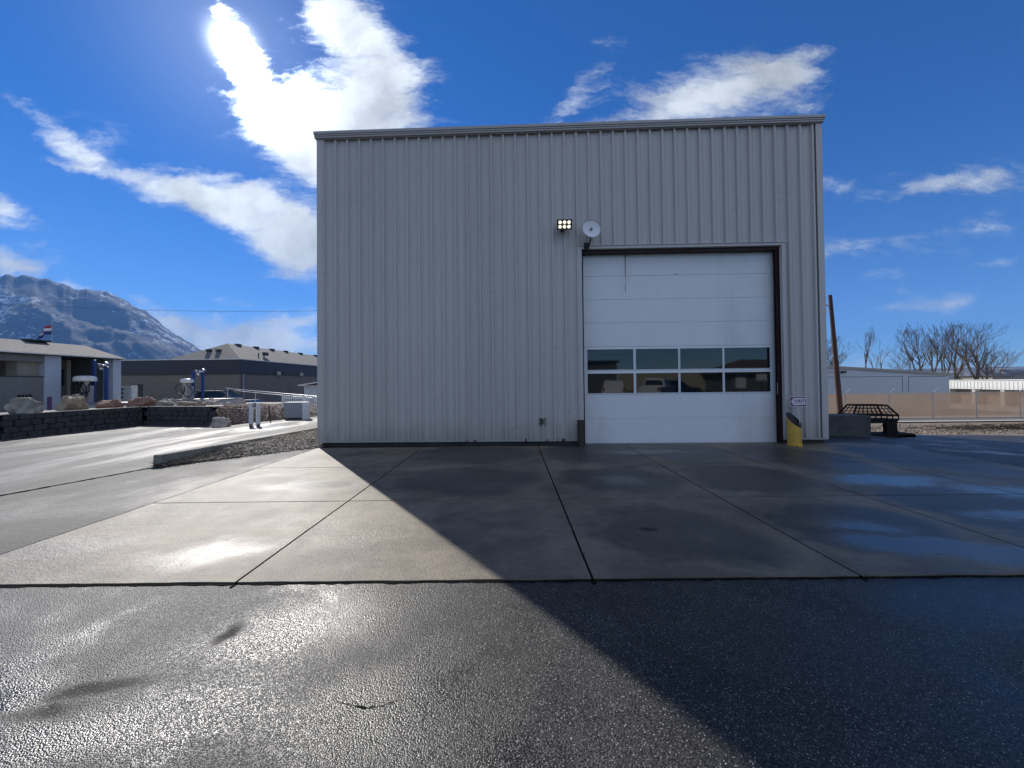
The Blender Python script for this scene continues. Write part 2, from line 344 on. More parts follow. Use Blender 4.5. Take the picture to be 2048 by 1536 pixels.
M_asph = wet_mat('wet_asphalt', ASPH_DRY, ASPH_WET, 0.5, 0.24,
    [gb(600, 1250, 1.0, 0.7, 20, 0.9), gb(380, 1420, 1.0, 0.4, 15, 0.8), gb(700, 1420, 0.9, 0.5, 0, 0.7), gb(1950, 1210, 1.3, 0.6, 0, 1.0), gb(1700, 1300, 0.8, 0.4, 0, 0.5)],
    base_wet=0.95, agg=135, nscale=0.9, fine=0.0026, spots=[gb(458, 1268, 0.085, 0.17, -8, 0.9), gb(200, 1375, 0.36, 0.09, 14, 0.6), gb(60, 1430, 0.3, 0.08, 10, 0.6)])
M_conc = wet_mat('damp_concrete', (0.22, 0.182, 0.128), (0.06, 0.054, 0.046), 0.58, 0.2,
    [gb(425, 1105, 0.85, 0.5, 10, 0.5), gb(120, 1095, 1.0, 0.3, 10, 0.45), gb(640, 975, 1.1, 0.5, 0, 0.55), gb(770, 1065, 0.6, 0.3, 20, 0.35), gb(1240, 962, 0.7, 0.45, 0, 0.7),
     gb(1900, 1100, 1.25, 0.42, -15, 1.0), gb(1700, 1050, 0.8, 0.3, -20, 0.8), gb(1800, 962, 1.7, 0.55, 0, 1.0), gb(2000, 985, 1.0, 0.5, 0, 0.9), gb(2020, 1030, 0.7, 0.3, 0, 0.8), gb(1300, 905, 1.6, 0.4, 0, 0.6), gb(800, 915, 1.4, 0.5, 0, 0.35), gb(1000, 975, 1.0, 0.5, 0, 0.3)],
    base_wet=0.25, nscale=0.6, fine=0.005, shade_damps=[(cx, cy, rx, ry, 0.0, w_) for (cx, cy, rx, ry, w_) in ((-0.8, 8.4, 1.9, 1.3, 1.0), (-0.7, 6.2, 1.6, 1.2, 0.95), (-0.3, 4.3, 0.9, 0.6, 0.35), (1.7, 8.4, 1.5, 1.4, 1.0), (1.7, 6.2, 1.35, 1.2, 1.0), (1.75, 4.1, 1.1, 1.05, 0.8), (3.7, 8.4, 1.4, 1.4, 1.0), (3.7, 6.2, 1.3, 1.3, 1.0), (3.7, 4.1, 1.05, 1.1, 0.85), (5.7, 7.8, 1.3, 1.9, 1.0), (5.8, 4.5, 1.25, 1.6, 1.0), (7.9, 7.6, 1.3, 2.0, 1.0), (7.9, 4.5, 1.3, 1.6, 1.0), (-3.4, 8.6, 0.7, 0.5, 0.5))], spots=[gb(1296, 1062, 0.12, 0.07, 0, 0.6), gb(1262, 935, 0.25, 0.1, 0, 0.3)])  # slab-centre damp, placed and spread to darken concrete in the building's shadow
M_side = wet_mat('side_asphalt', (0.115, 0.11, 0.095), (0.07, 0.067, 0.06), 0.72, 0.4, [], base_wet=0.5, nscale=0.5, fine=0.006, streak=(1, 0.6, 1))
M_drive = wet_mat('driveway_concrete', (0.115, 0.112, 0.10), (0.06, 0.06, 0.055), 0.72, 0.28, [gb(560, 850, 1.2, 3.0, 0, 1.0)], base_wet=0.7, nscale=0.45, fine=0.004, streak=(1.6, 0.35, 1))
M_dirt = mat('dirt', (0.17, 0.135, 0.1), 0.9, var=0.35, vscale=2.5, bump=0.6, bscale=14, dirt=(0.09, 0.07, 0.05), dscale=0.6)
M_road = mat('pale_concrete_road', (0.42, 0.39, 0.33), 0.8, var=0.1)
M_grav = mat('gravel_soil', (0.16, 0.135, 0.11), 0.95, var=0.3, vscale=9, bump=0.8, bscale=60)
M_joint = mat('joint_filler', (0.012, 0.011, 0.010), 0.95, spec=0.05)
def grid_sheet(name, xs, ys, zf, m, kind='structure'):
    b = MB(); nx, ny = len(xs), len(ys)
    b.v = [Vector((x, y, zf(x, y))) for y in ys for x in xs]
    b.f = [(j * nx + i, j * nx + i + 1, (j + 1) * nx + i + 1, (j + 1) * nx + i) for j in range(ny - 1) for i in range(nx - 1)]
    return b.build(name, m, kind=kind, fix=False)
def rng(a, b, n): return [a + (b - a) * i / (n - 1) for i in range(n)]
xs = [-9000, -3000, -900, -300, -120, -60] + rng(-40, 60, 101) + [80, 120, 300, 900, 3000, 9000]
ys = [-3000, -300, -80] + rng(-40, 60, 101) + [80, 120, 300, 900, 3000, 9000]
grid_sheet('ground', xs, ys, lambda x, y: g(x, y) - 0.06, M_dirt)
# asphalt everywhere around the building
def asph_y(x): return 15.2 + 0.8 * math.sin(x * 0.5) + 0.3 * math.sin(x * 1.7)
b = MB(); X = rng(-60, 46, 213); K = 56
for i, x in enumerate(X):
    for j in range(K):
        y1 = 40 if x < 8 else (14.2 + 0.6 * math.sin(x * 0.6) + 0.15 * math.sin(x * 2.7))
        y = -60 + (y1 + 60) * (j / (K - 1)) ** 0.6; b.v.append(Vector((x, y, g(x, y))))
for i in range(len(X) - 1):
    for j in range(K - 1): b.f.append((i * K + j, (i + 1) * K + j, (i + 1) * K + j + 1, i * K + j + 1))
b.build('asphalt_lot', M_asph, kind='structure', fix=False)
# ------------------------------------------------------------------ concrete apron, slab by slab, in one sheet
rows = [3.06, 5.15, 7.24, 9.45]; cols = [-4.8, -2.2, 0.62, 2.74, 4.66, 6.75, 8.85]
b = MB(); GAP = 0.011
for j in range(3):
    for i in range(6):
        x0, x1, y0, y1 = cols[i] + GAP, cols[i + 1] - GAP, rows[j] + GAP, rows[j + 1] - GAP
        nseg = 24; top = []
        def jag(p, amp): return amp * (noise.noise(Vector((p[0] * 3, p[1] * 3, 1))) + 0.7 * noise.noise(Vector((p[0] * 13, p[1] * 13, 5))))
        ring = [(x0 + (x1 - x0) * k / nseg, y0) for k in range(nseg)] + [(x1, y0 + (y1 - y0) * k / nseg) for k in range(nseg)] + [(x1 - (x1 - x0) * k / nseg, y1) for k in range(nseg)] + [(x0, y1 - (y1 - y0) * k / nseg) for k in range(nseg)]
        ring2 = []
        for k, p in enumerate(ring):
            a = 0.010 if (j == 0 and k <= nseg) else 0.004
            ring2.append((p[0] + jag((p[0], p[1] + 40), a * 0.6), p[1] + jag(p, a)))
        zt = [max(0, 0.012) for _ in ring2]
        n = len(ring2); o = len(b.v)
        b.v += [Vector((p[0], p[1], g(p[0], p[1]) + 0.014)) for p in ring2] + [Vector((p[0], p[1], g(p[0], p[1]) - 0.03)) for p in ring2]
        b.f.append(tuple(o + k for k in range(n)))
        b.f += [(o + n + k, o + n + (k + 1) % n, o + (k + 1) % n, o + k) for k in range(n)]
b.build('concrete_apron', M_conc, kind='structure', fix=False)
b = MB()
def strip(b, p0, p1, w0, seed, z=0.005, n=60, amp=0.3):
    p0, p1 = Vector((*p0, 0)), Vector((*p1, 0)); d = (p1 - p0).normalized(); s = Vector((-d.y, d.x, 0)); o = len(b.v)
    for k in range(n + 1):
        p = p0.lerp(p1, k / n); c = w0 * amp * 2 * noise.noise(Vector((p.x * 4 + seed, p.y * 4, 0))); ww = w0 * (0.55 + abs(noise.noise(Vector((p.x * 9, p.y * 9, seed)))) * 2.2)
        for q in (p + s * (c + ww / 2), p + s * (c - ww / 2)): b.v.append(Vector((q.x, q.y, g(q.x, q.y) + z)))
    for k in range(n): b.f.append((o + 2 * k + 1, o + 2 * k + 3, o + 2 * k + 2, o + 2 * k))
strip(b, (-12, 3.064), (9.2, 3.064), 0.03, 3, n=700, amp=0.12)
for x in cols[1:]: strip(b, (x, 3.0), (x, 9.5), 0.03, x, n=80)
for y in rows[1:]: strip(b, (-4.8, y), (8.85, y), 0.03, y, n=80)
strip(b, (-4.8, 3.0), (-4.8, 9.5), 0.035, 9, n=80)
W_ = [G(*q) for q in ((662, 1400), (700, 1411), (735, 1416), (770, 1409), (808, 1398))]
CR = [W_[k].lerp(W_[k + 1], f / 6) for k in range(4) for f in range(6)] + [W_[-1]]; o_ = len(b.v)
for i_, p_ in enumerate(CR):
    ww = 0.0035 * math.sin(math.pi * (i_ + 0.3) / 25) * (0.5 + abs(noise.noise(p_ * 30)) * 2); jy = 0.008 * noise.noise(p_ * 25)
    b.v += [Vector((p_.x, p_.y + jy - ww, 0.003)), Vector((p_.x, p_.y + jy + ww, 0.003))]
for k in range(len(CR) - 1): b.f.append((o_ + 2 * k, o_ + 2 * k + 2, o_ + 2 * k + 3, o_ + 2 * k + 1))
b.build('slab_joints', M_joint, kind='structure', fix=False)
# side strip between the slabs and the driveway
gut = [G(-900, 1180), G(-300, 1052), G(0, 993), G(170, 962), G(318, 934)]
b = MB(); n = len(gut)
for i, p in enumerate(gut): b.v += [Vector((p.x, p.y, 0.006)), Vector((-4.83, p.y if i < n - 1 else 8.1, 0.006))]
b.v += [Vector((-4.86, 9.5, 0.006))]
b.f = [(2 * i, 2 * i + 1, 2 * i + 3, 2 * i + 2) for i in range(n - 1)] + [(2 * n - 2, 2 * n - 1, 2 * n)]
b.build('side_pavement', M_side, kind='structure')
# driveway on the left
b = MB(); XL = -40
for i, p in enumerate(gut): b.v += [Vector((XL, p.y, 0.010)), Vector((p.x - 0.03, p.y, 0.010))]
for x, y in ((-7.02, 7.5), (-6.15, 12.3), (-5.7, 16), (-5.4, 30)): b.v += [Vector((XL, y, 0.010)), Vector((x, y, 0.010))]
n = len(b.v) // 2
b.f = [(2 * i, 2 * i + 1, 2 * i + 3, 2 * i + 2) for i in range(n - 1)]
b.build('driveway', M_drive, kind='structure')
b = MB(); strip(b, (gut[0].x, gut[0].y), (gut[2].x, gut[2].y), 0.05, 2, z=0.016); strip(b, (gut[2].x, gut[2].y), (gut[4].x, gut[4].y), 0.04, 2, z=0.016)
a_, c_ = G(0, 906), G(330, 867); e_ = G(394, 861)
strip(b, (a_.x - 6, a_.y - 5), (a_.x, a_.y), 0.03, 5, z=0.016); strip(b, (a_.x, a_.y), (c_.x, c_.y), 0.03, 5, z=0.016); strip(b, (c_.x, c_.y), (-10.2, 19), 0.03, 5, z=0.016)
b.build('driveway_joints', M_joint, kind='structure', fix=False)
# ------------------------------------------------------------------ curb, gravel bed and its stones
M_curb = mat('old_concrete', (0.24, 0.225, 0.195), 0.85, var=0.25, vscale=6, bump=0.5, bscale=30, dirt=(0.1, 0.09, 0.08), dscale=3)
cp = [(-6.93, 7.5), (-6.5, 9.6), (-6.02, 12.3), (-5.6, 16), (-5.3, 24)]
b = MB(); H = 0.235
for x, y in cp: b.v += [Vector((x - 0.08, y, -0.03)), Vector((x - 0.07, y, H)), Vector((x + 0.08, y, H)), Vector((x + 0.1, y, -0.03))]
n = len(cp)
for i in range(n - 1):
    for k in range(4): b.f.append((4 * i + k, 4 * i + (k + 1) % 4, 4 * i + 4 + (k + 1) % 4, 4 * i + 4 + k))
b.f += [(0, 1, 2, 3), (4 * n - 4, 4 * n - 3, 4 * n - 2, 4 * n - 1)]
tag(b.build('curb', M_curb, bevel=0.02), 'low weathered concrete curb edging the gravel bed beside the driveway', 'curb')
def curb_x(y):
    for (x0, y0), (x1, y1) in zip(cp, cp[1:]):
        if y <= y1: return x0 + (x1 - x0) * (y - y0) / (y1 - y0)
    return cp[-1][0]
def bed_z(x, y):
    xc = curb_x(max(7.5, y)) + 0.08; f = max(0, min(1, (x - xc) / 0.9)); front = smooth(7.45, 8.9, y + (x + 6.9) * -0.9 + 0.0)
    return 0.02 + (0.16 * (1 - 0.35 * f)) * front + 0.03 * noise.noise(Vector((x * 2, y * 2, 0)))
b = MB(); ny, nx = 60, 14
for j in range(ny):
    y = 7.5 + (24 - 7.5) * (j / (ny - 1)) ** 1.4
    for i in range(nx):
        f = i / (nx - 1); xl = curb_x(y) + 0.05
        ylim_x = -6.9 + (y - 7.5) * (2.15 / 2.1)
        xr = min(-4.72, ylim_x + 0.1); xr = max(xr, xl + 0.02)
        x = xl + (xr - xl) * f; b.v.append(Vector((x, y, bed_z(x, y) - (0.03 if f > 0.97 and y < 9.6 else 0))))
for j in range(ny - 1):
    for i in range(nx - 1): b.f.append((j * nx + i, j * nx + i + 1, (j + 1) * nx + i + 1, (j + 1) * nx + i))
b.build('gravel_bed', M_grav, kind='structure', fix=False)
def stone_mat(name, c1, c2):
    m = bpy.data.materials.new(name); t = nt(m); b = N(t, 'ShaderNodeBsdfPrincipled'); gi = N(t, 'ShaderNodeNewGeometry')
    r = N(t, 'ShaderNodeValToRGB'); r.color_ramp.elements[0].color = (*c1, 1); r.color_ramp.elements[1].color = (*c2, 1)
    L(t, gi.outputs['Random Per Island'], r.inputs[0]); L(t, r.outputs[0], b.inputs['Base Color']); b.inputs['Roughness'].default_value = 0.8
    out_mat(t, b.outputs[0]); return m
M_stone = stone_mat('gravel_stones', (0.13, 0.105, 0.085), (0.42, 0.36, 0.29))
ico = bmesh.new(); bmesh.ops.create_icosphere(ico, subdivisions=1, radius=1); IV = [v.co.copy() for v in ico.verts]; IF = [tuple(v.index for v in f.verts) for f in ico.faces]; ico.free()
IV0 = IV[:12] if len(IV) > 12 else IV
bm0 = bmesh.new(); bmesh.ops.create_icosphere(bm0, subdivisions=0 or 1, radius=1); bm0.free()
def stones(name, pts, smin, smax, m, seed):
    rd = random.Random(seed); b = MB()
    for p in pts:
        s = rd.uniform(smin, smax) * (0.6 + 0.8 * rd.random() ** 2); E = Euler((rd.random() * 6, rd.random() * 6, rd.random() * 6)).to_matrix(); sc_ = Vector((s, s * rd.uniform(0.6, 1), s * rd.uniform(0.35, 0.7)))
        o = Vector((rd.random() * 50, 0, 0)); Z = Euler((rd.uniform(-.4, .4), rd.uniform(-.4, .4), rd.random() * 6)).to_matrix()
        vs = []
        for q in OCT: 
            w_ = (E @ q); w_ = w_ * (0.8 + 0.35 * noise.noise(w_ * 2 + o)); vs.append(Vector(p) + Z @ Vector((w_.x * sc_.x, w_.y * sc_.y, w_.z * sc_.z)))
        b.add(vs, OCTF)
    ob = b.build(name, m, fix=False, kind='stuff'); return ob
pb = bmesh.new(); bmesh.ops.create_cube(pb, size=1.3); bmesh.ops.bevel(pb, geom=pb.edges[:] , offset=0.3, segments=1, affect='EDGES'); bmesh.ops.recalc_face_normals(pb, faces=pb.faces)
OCT = [v.co.copy() for v in pb.verts]; pb.verts.index_update(); OCTF = [tuple(v.index for v in f.verts) for f in pb.faces]; pb.free()
rd = random.Random(3); pts = []
while len(pts) < 6500:
    y = 7.5 + 10.5 * rd.random() ** 1.3; xl = curb_x(y) + 0.1; xr = min(-4.78, -6.9 + (y - 7.5) * (2.15 / 2.1) + 0.12)
    if xr < xl: continue
    x = rd.uniform(xl, xr); pts.append((x, y, bed_z(x, y) + 0.012))
stones('gravel', pts, 0.018, 0.042, M_stone, 5)
# twigs and dead stems at the tip of the gravel bed
b = MB(); rd = random.Random(11)
for i in range(260):
    y = 7.45 + 1.3 * rd.random() ** 1.5; xl = curb_x(y); xr = min(-4.9, -6.85 + (y - 7.5) * 1.02 + 0.15); x = rd.uniform(xl, max(xl + 0.1, xr)); z = bed_z(x, y) + rd.uniform(0.0, 0.04)
    a = rd.random() * 6.28; l = rd.uniform(0.08, 0.3); dz = rd.uniform(-0.01, 0.09)
    mid = Vector((x + math.cos(a) * l / 2 + rd.uniform(-.02, .02), y + math.sin(a) * l / 2, z + dz / 2 + rd.uniform(0, .03)))
    b.tube([(x, y, z), mid, (x + math.cos(a) * l, y + math.sin(a) * l, max(0.01, z + dz))], 0.003, n=4, rs=[0.005, 0.004, 0.002])
M_twig = mat('dead_stems', (0.10, 0.075, 0.05), 0.9, var=0.4, vscale=8)
b.build('twigs', M_twig, kind='stuff', fix=False)
# ------------------------------------------------------------------ the metal warehouse
ANG = R(-1.5)
P0 = G(641, 893.5, 0.0); P0.z = 0
RX = Vector((math.cos(ANG), math.sin(ANG), 0)); RY = Vector((-math.sin(ANG), math.cos(ANG), 0))
def W(px, py, yl=0.0):        # pixel -> (x, z) on the plane yl of the warehouse front
    d = ray(px, py); o = P0 + RY * yl; k = (o - CP).dot(RY) / d.dot(RY); p = CP + d * k - o
    return p.dot(RX), p.z + P0.z
WW = W(1650, 880)[0]
ZL = W(637, 262, -0.15)[1] - 0.085; ZR = W(1641, 228, -0.15)[1] - 0.085
def roofz(x): return ZL + (ZR - ZL) * x / WW
DX0, DX1 = W(1166, 700)[0], W(1563, 700)[0]
DZ = 0.5 * (W(1175, 501)[1] + W(1555, 491)[1])
WH = thing('metal_warehouse', 'tall grey ribbed metal warehouse with a big white overhead door', 'warehouse', P0, ANG)
DEPTH = 22.0
M_sid = bpy.data.materials.new('grey_siding'); t = nt(M_sid); p = N(t, 'ShaderNodeBsdfPrincipled'); tcs = N(t, 'ShaderNodeTexCoord'); v = tcs.outputs['Object']
sps = N(t, 'ShaderNodeSeparateXYZ'); L(t, v, sps.inputs[0]); wnz = N(t, 'ShaderNodeTexWhiteNoise', noise_dimensions='1D'); L(t, math_(t, 'FLOOR', math_(t, 'DIVIDE', math_(t, 'ADD', sps.outputs[0], 0.0), 0.9144)), wnz.inputs['W'])
k = math_(t, 'ADD', maprange(t, wnz.outputs['Value'], 0, 1, 0.965, 1.03, 'LINEAR'), maprange(t, noise_(t, mapped(t, v, scale=(1, 1, 0.08)), 9, 6, 0.65), 0.3, 0.7, -0.05, 0.05, 'LINEAR'))
vm = t.nodes.new('ShaderNodeVectorMath'); vm.operation = 'SCALE'; vm.inputs[0].default_value = SIDING; L(t, k, vm.inputs['Scale']); c = vm.outputs[0]
hg = math_(t, 'ADD', sps.outputs[2], math_(t, 'MULTIPLY', math_(t, 'SUBTRACT', noise_(t, mapped(t, v, scale=(1, 1, 0.5)), 3.0, 7, 0.7), 0.5), 1.3))
c = mixc(t, maprange(t, hg, 0.0, 0.75, 0.42, 0.0), c, (0.2, 0.17, 0.14))
stk = maprange(t, noise_(t, mapped(t, v, scale=(5, 5, 0.12)), 2.2, 6, 0.7), 0.58, 0.78, 0, 0.28); c = mixc(t, stk, c, (0.27, 0.25, 0.23))
L(t, c, p.inputs['Base Color']); L(t, maprange(t, noise_(t, v, 1.5, 4), 0.3, 0.7, 0.26, 0.42, 'LINEAR'), p.inputs['Roughness'])
bq = N(t, 'ShaderNodeBump'); bq.inputs['Strength'].default_value = 0.25; bq.inputs['Distance'].default_value = 0.01; L(t, noise_(t, mapped(t, v, scale=(2.5, 1, 0.6)), 1.4, 3), bq.inputs['Height']); L(t, bq.outputs[0], p.inputs['Normal']); out_mat(t, p.outputs[0])
M_trim = mat('grey_trim', tuple(c * 0.82 for c in SIDING), 0.4, var=0.05)
M_fnd = mat('dark_foundation', (0.06, 0.055, 0.05), 0.85, var=0.3, bump=0.4)
M_dark = mat('rust_channel', (0.035, 0.014, 0.012), 0.6, var=0.3)
M_white = mat('white_door_paint', (0.80, 0.81, 0.82), 0.35, var=0.02, vscale=1.5, dirt=(0.6, 0.6, 0.6), dscale=0.8)
def profile(x0, x1, P=0.3048, off=0.0):
    """trapezoid ribs with two low stiffeners between them: list of (x, depth)"""
    pts = [(x0, 0.0)]; k = math.floor((x0 - off) / P) - 1
    while off + k * P < x1 + P:
        c = off + k * P
        for dx, d in ((-0.042, 0), (-0.02, 0.06), (0.02, 0.06), (0.042, 0), (0.105 - 0.018, 0), (0.105 - 0.008, 0.005), (0.105 + 0.008, 0.005), (0.105 + 0.018, 0), (0.2 - 0.018, 0), (0.2 - 0.008, 0.005), (0.2 + 0.008, 0.005), (0.2 + 0.018, 0)):
            x = c + dx
            if x0 + 0.002 < x < x1 - 0.002: pts.append((x, d))
        k += 1
    pts.append((x1, 0.0)); return pts
def sheet(b, x0, x1, z0f, z1f, yf=lambda d: -d, swap=None):
    pr = profile(x0, x1, off=0.12); o = len(b.v)
    for x, d in pr:
        for z in (z0f(x), z1f(x)):
            p = (x, yf(d), z); b.v.append(Vector(swap(p) if swap else p))
    for i in range(len(pr) - 1): b.f.append((o + 2 * i, o + 2 * i + 2, o + 2 * i + 3, o + 2 * i + 1))
ZB = 0.13
b = MB()
sheet(b, 0.0, DX0, lambda x: ZB, lambda x: roofz(x) - 0.05)
sheet(b, DX0, DX1, lambda x: DZ, lambda x: roofz(x) - 0.05)
sheet(b, DX1, WW, lambda x: ZB, lambda x: roofz(x) - 0.05)
# sides and back: same sheeting
sheet(b, 0.0, DEPTH, lambda x: ZB, lambda x: ZL - 0.05, swap=lambda p: (-0.0 + p[1], p[0], p[2]))
sheet(b, 0.0, DEPTH, lambda x: ZB - 1.2, lambda x: ZR - 0.05, swap=lambda p: (WW - p[1], p[0], p[2]))
sheet(b, 0.0, WW, lambda x: ZB - 1.2, lambda x: roofz(x) - 0.05, swap=lambda p: (p[0], DEPTH - p[1], p[2]))
b.build('siding', M_sid, WH, local=True, fix=False)
b = MB()
b.box((0.03, 0.04, -0.25), (DX0 - 0.02, DEPTH - .04, ZB + 0.02)); b.box((DX1 + 0.02, 0.04, -0.3), (WW - 0.03, DEPTH - 0.05, ZB + 0.02)); b.box((6, 3, -1.7), (WW - 0.04, DEPTH - 0.06, -0.26))
b.build('foundation', M_fnd, WH, local=True)
# roof slab and stepped eave trim
b = MB(); b.prism([(0, -0.02, ZL - 0.08), (WW, -0.02, ZR - 0.08), (WW, -0.02, ZR + 0.03), (0, -0.02, ZL + 0.03)], (0, DEPTH + 0.04, 0))
b.build('roof', M_trim, WH, local=True)
def eave(b, x0, x1, y0, y1, za, zb):
    b.add([(x0, y0, roofz(x0) + za), (x1, y0, roofz(x1) + za), (x1, y1, roofz(x1) + za), (x0, y1, roofz(x0) + za), (x0, y0, roofz(x0) + zb), (x1, y0, roofz(x1) + zb), (x1, y1, roofz(x1) + zb), (x0, y1, roofz(x0) + zb)],
          [(3, 2, 1, 0), (4, 5, 6, 7), (0, 1, 5, 4), (1, 2, 6, 5), (2, 3, 7, 6), (3, 0, 4, 7)])
b = MB(); e = 0.09
eave(b, -e, WW + e, -0.15, 0.0, 0.012, 0.085)
eave(b, -e + 0.012, WW + e - 0.012, -0.135, 0.0, -0.03, 0.006)
eave(b, -e + 0.012, WW + e - 0.012, -0.12, 0.0, -0.075, -0.031)
eave(b, -e + 0.03, WW + e - 0.03, -0.085, -0.062, -0.092, -0.076)
# returns along both sides
b.box((-e, 0.0, ZL - 0.08), (-0.036, DEPTH + e, ZL + 0.085)); b.box((WW + 0.036, 0.0, ZR - 0.08), (WW + e, DEPTH + e, ZR + 0.085))
b.build('eave_trim', M_trim, WH, local=True, bevel=0.006)
for xx, zz in ((0.0, ZL), (WW, ZR)):
    b = MB(); sgn = 1 if xx == 0 else -1
    b.box((min(xx - 0.042 * sgn, xx + 0.105 * sgn), -0.070, ZB - 0.01), (max(xx - 0.042 * sgn, xx + 0.105 * sgn), -0.0625, zz - 0.077))
    b.box((min(xx - 0.042 * sgn, xx - 0.037 * sgn), -0.062, ZB - 0.01 ), (max(xx - 0.042 * sgn, xx - 0.037 * sgn), 0.14, zz - 0.077))
    b.build('corner_trim', M_sid, WH, local=True)
M_bt = mat('pale_base_trim', (0.38, 0.36, 0.33), 0.5)
for a, c in ((0.0, DX0 - 0.09), (DX1 + 0.09, WW)):
    b = MB(); b.box((a, -0.068, ZB - 0.02), (c, -0.0625, ZB + 0.012)); b.box((a, -0.062, ZB - 0.02), (c, 0.03, ZB - 0.014))
    b.build('base_trim', M_bt, WH, local=True)
# rust marks and torn spots along the base trim
rd = random.Random(4); M_ru = mat('rust_mark', (0.06, 0.04, 0.03), 0.9)
for i in range(9):
    x = rd.uniform(3.2, DX0 - 0.3); b = MB(); b.box((x, -0.075, ZB - 0.02), (x + rd.uniform(0.015, 0.05), -0.069, ZB + rd.uniform(0.02, 0.05))); b.build('rust_spot', M_ru, WH, local=True)
# door opening
b = MB(); RC = 0.25
b.box((DX0 - 0.09, -0.07, ZB - 0.02), (DX0 - 0.012, 0.03, DZ + 0.07)); b.box((DX1 + 0.012, -0.07, ZB - 0.02), (DX1 + 0.09, 0.03, DZ + 0.07))
b.box((DX0 - 0.011, -0.07, DZ), (DX1 + 0.011, 0.03, DZ + 0.07)); b.box((DX0 - 0.12, -0.09, DZ + 0.071), (DX1 + 0.12, 0.02, DZ + 0.086))
b.build('door_trim', M_sid, WH, local=True, bevel=0.004)
b = MB()
b.box((DX0 - 0.012, 0.031, 0.0), (DX0, RC + 0.05, DZ - 0.001)); b.box((DX1, 0.031, 0.0), (DX1 + 0.012, RC + 0.05, DZ - 0.001)); b.box((DX0, 0.031, DZ - 0.06), (DX1, RC + 0.05, DZ - 0.001))
for s in (DX1 - 0.05,): b.box((s, 0.08, 0.02), (s + 0.045, 0.086, DZ - 0.07)); b.box((s, 0.16, 0.02), (s + 0.045, 0.166, DZ - 0.07))
b.build('door_jamb', M_dark, WH, local=True)
b = MB(); b.box((DX0 - 0.5, 0.5, -0.1), (DX1 + 0.5, 0.55, DZ + 0.5)); b.build('inner_wall', mat('dark_interior', (0.02, 0.02, 0.02), 0.9), WH, local=True)
b = MB(); b.box((DX1 - 0.028, 0.1, W(1556, 789)[1]), (DX1 - 0.002, 0.155, W(1556, 765)[1])); b.build('jamb_switch_box', mat('pale_box', (0.55, 0.53, 0.5), 0.5), WH, local=True, bevel=0.005)
# sectional door
OD = bpy.data.objects.new('overhead_door', None); COL.objects.link(OD); OD.parent = WH; OD.location = (0, RC, 0)
dx0, dx1 = W(1168, 700, RC)[0], W(1551, 700, RC)[0] 
seams = [0.0] + [W(1360, y, RC)[1] for y in (836, 788, 692, 644, 597, 550)] + [DZ - 0.03]
def dpanel(z0, z1, holes=None):
    b = MB(); z0 += 0.003; z1 -= 0.003
    if not holes: b.box((dx0, 0, z0), (dx1, 0.05, z1)); return b
    return b
b = MB()
for i in range(len(seams) - 1):
    if i == 2: continue
    b.add(*(lambda q: (q.v, q.f))(dpanel(seams[i], seams[i + 1])))
b.box((dx0 + 0.01, 0.012, 0.01), (dx1 - 0.01, 0.045, seams[2])); b.box((dx0 + 0.01, 0.012, seams[3]), (dx1 - 0.01, 0.045, DZ - 0.03))
b.build('door_panels', M_white, OD, local=True, bevel=0.004)
# window section: white stiles and rails with eight openings
wx = [(1175, 1267), (1272, 1356.5), (1360.5, 1445), (1449, 1540.5)]
wzr = [(785, 745.5), (738, 697)]
cx = [(W(a, 740, RC)[0], W(c, 740, RC)[0]) for a, c in wx]; cz = [(W(1360, a, RC)[1], W(1360, c, RC)[1]) for a, c in wzr]
b = MB(); z0, z1 = seams[2] + 0.003, seams[3] - 0.003
ex = [dx0] + [q for p in cx for q in p] + [dx1]
for i in range(0, len(ex), 2): b.box((ex[i], 0, z0), (ex[i + 1], 0.05, z1))
for (a, c) in cx:
    b.box((a, 0.001, z0), (c, 0.049, cz[0][0])); b.box((a, 0.001, cz[0][1]), (c, 0.049, cz[1][0])); b.box((a, 0.001, cz[1][1]), (c, 0.049, z1))
b.build('window_section', M_white, OD, local=True)
M_glass = bpy.data.materials.new('dark_glass'); t = nt(M_glass); p = N(t, 'ShaderNodeBsdfPrincipled'); p.inputs['Base Color'].default_value = (0.008, 0.012, 0.014, 1); p.inputs['Roughness'].default_value = 0.03; p.inputs['IOR'].default_value = 1.6
tcg = N(t, 'ShaderNodeTexCoord'); bnn = N(t, 'ShaderNodeBump'); bnn.inputs['Strength'].default_value = 0.08; bnn.inputs['Distance'].default_value = 0.01
L(t, noise_(t, tcg.outputs['Object'], 1.6, 1), bnn.inputs['Height']); L(t, bnn.outputs[0], p.inputs['Normal']); out_mat(t, p.outputs[0])
M_seal = mat('window_bead', (0.75, 0.77, 0.8), 0.3, var=0.02)
for (a, c) in cx:
    for (zz0, zz1) in cz:
        b = MB(); f = 0.014
        b.box((a - f, -0.008, zz0 - f), (a, -0.0005, zz1 + f)); b.box((c, -0.008, zz0 - f), (c + f, -0.0005, zz1 + f)); b.box((a, -0.008, zz0 - f), (c, -0.0005, zz0)); b.box((a, -0.008, zz1), (c, -0.0005, zz1 + f))
        # the frame carries its pane as geometry of the same part level
        b.build('window_frame', M_seal, OD, local=True)
        q = MB(); q.box((a + 0.001, 0.012, zz0 + 0.001), (c - 0.001, 0.02, zz1 - 0.001)); q.build('window_pane', M_glass, OD, local=True)
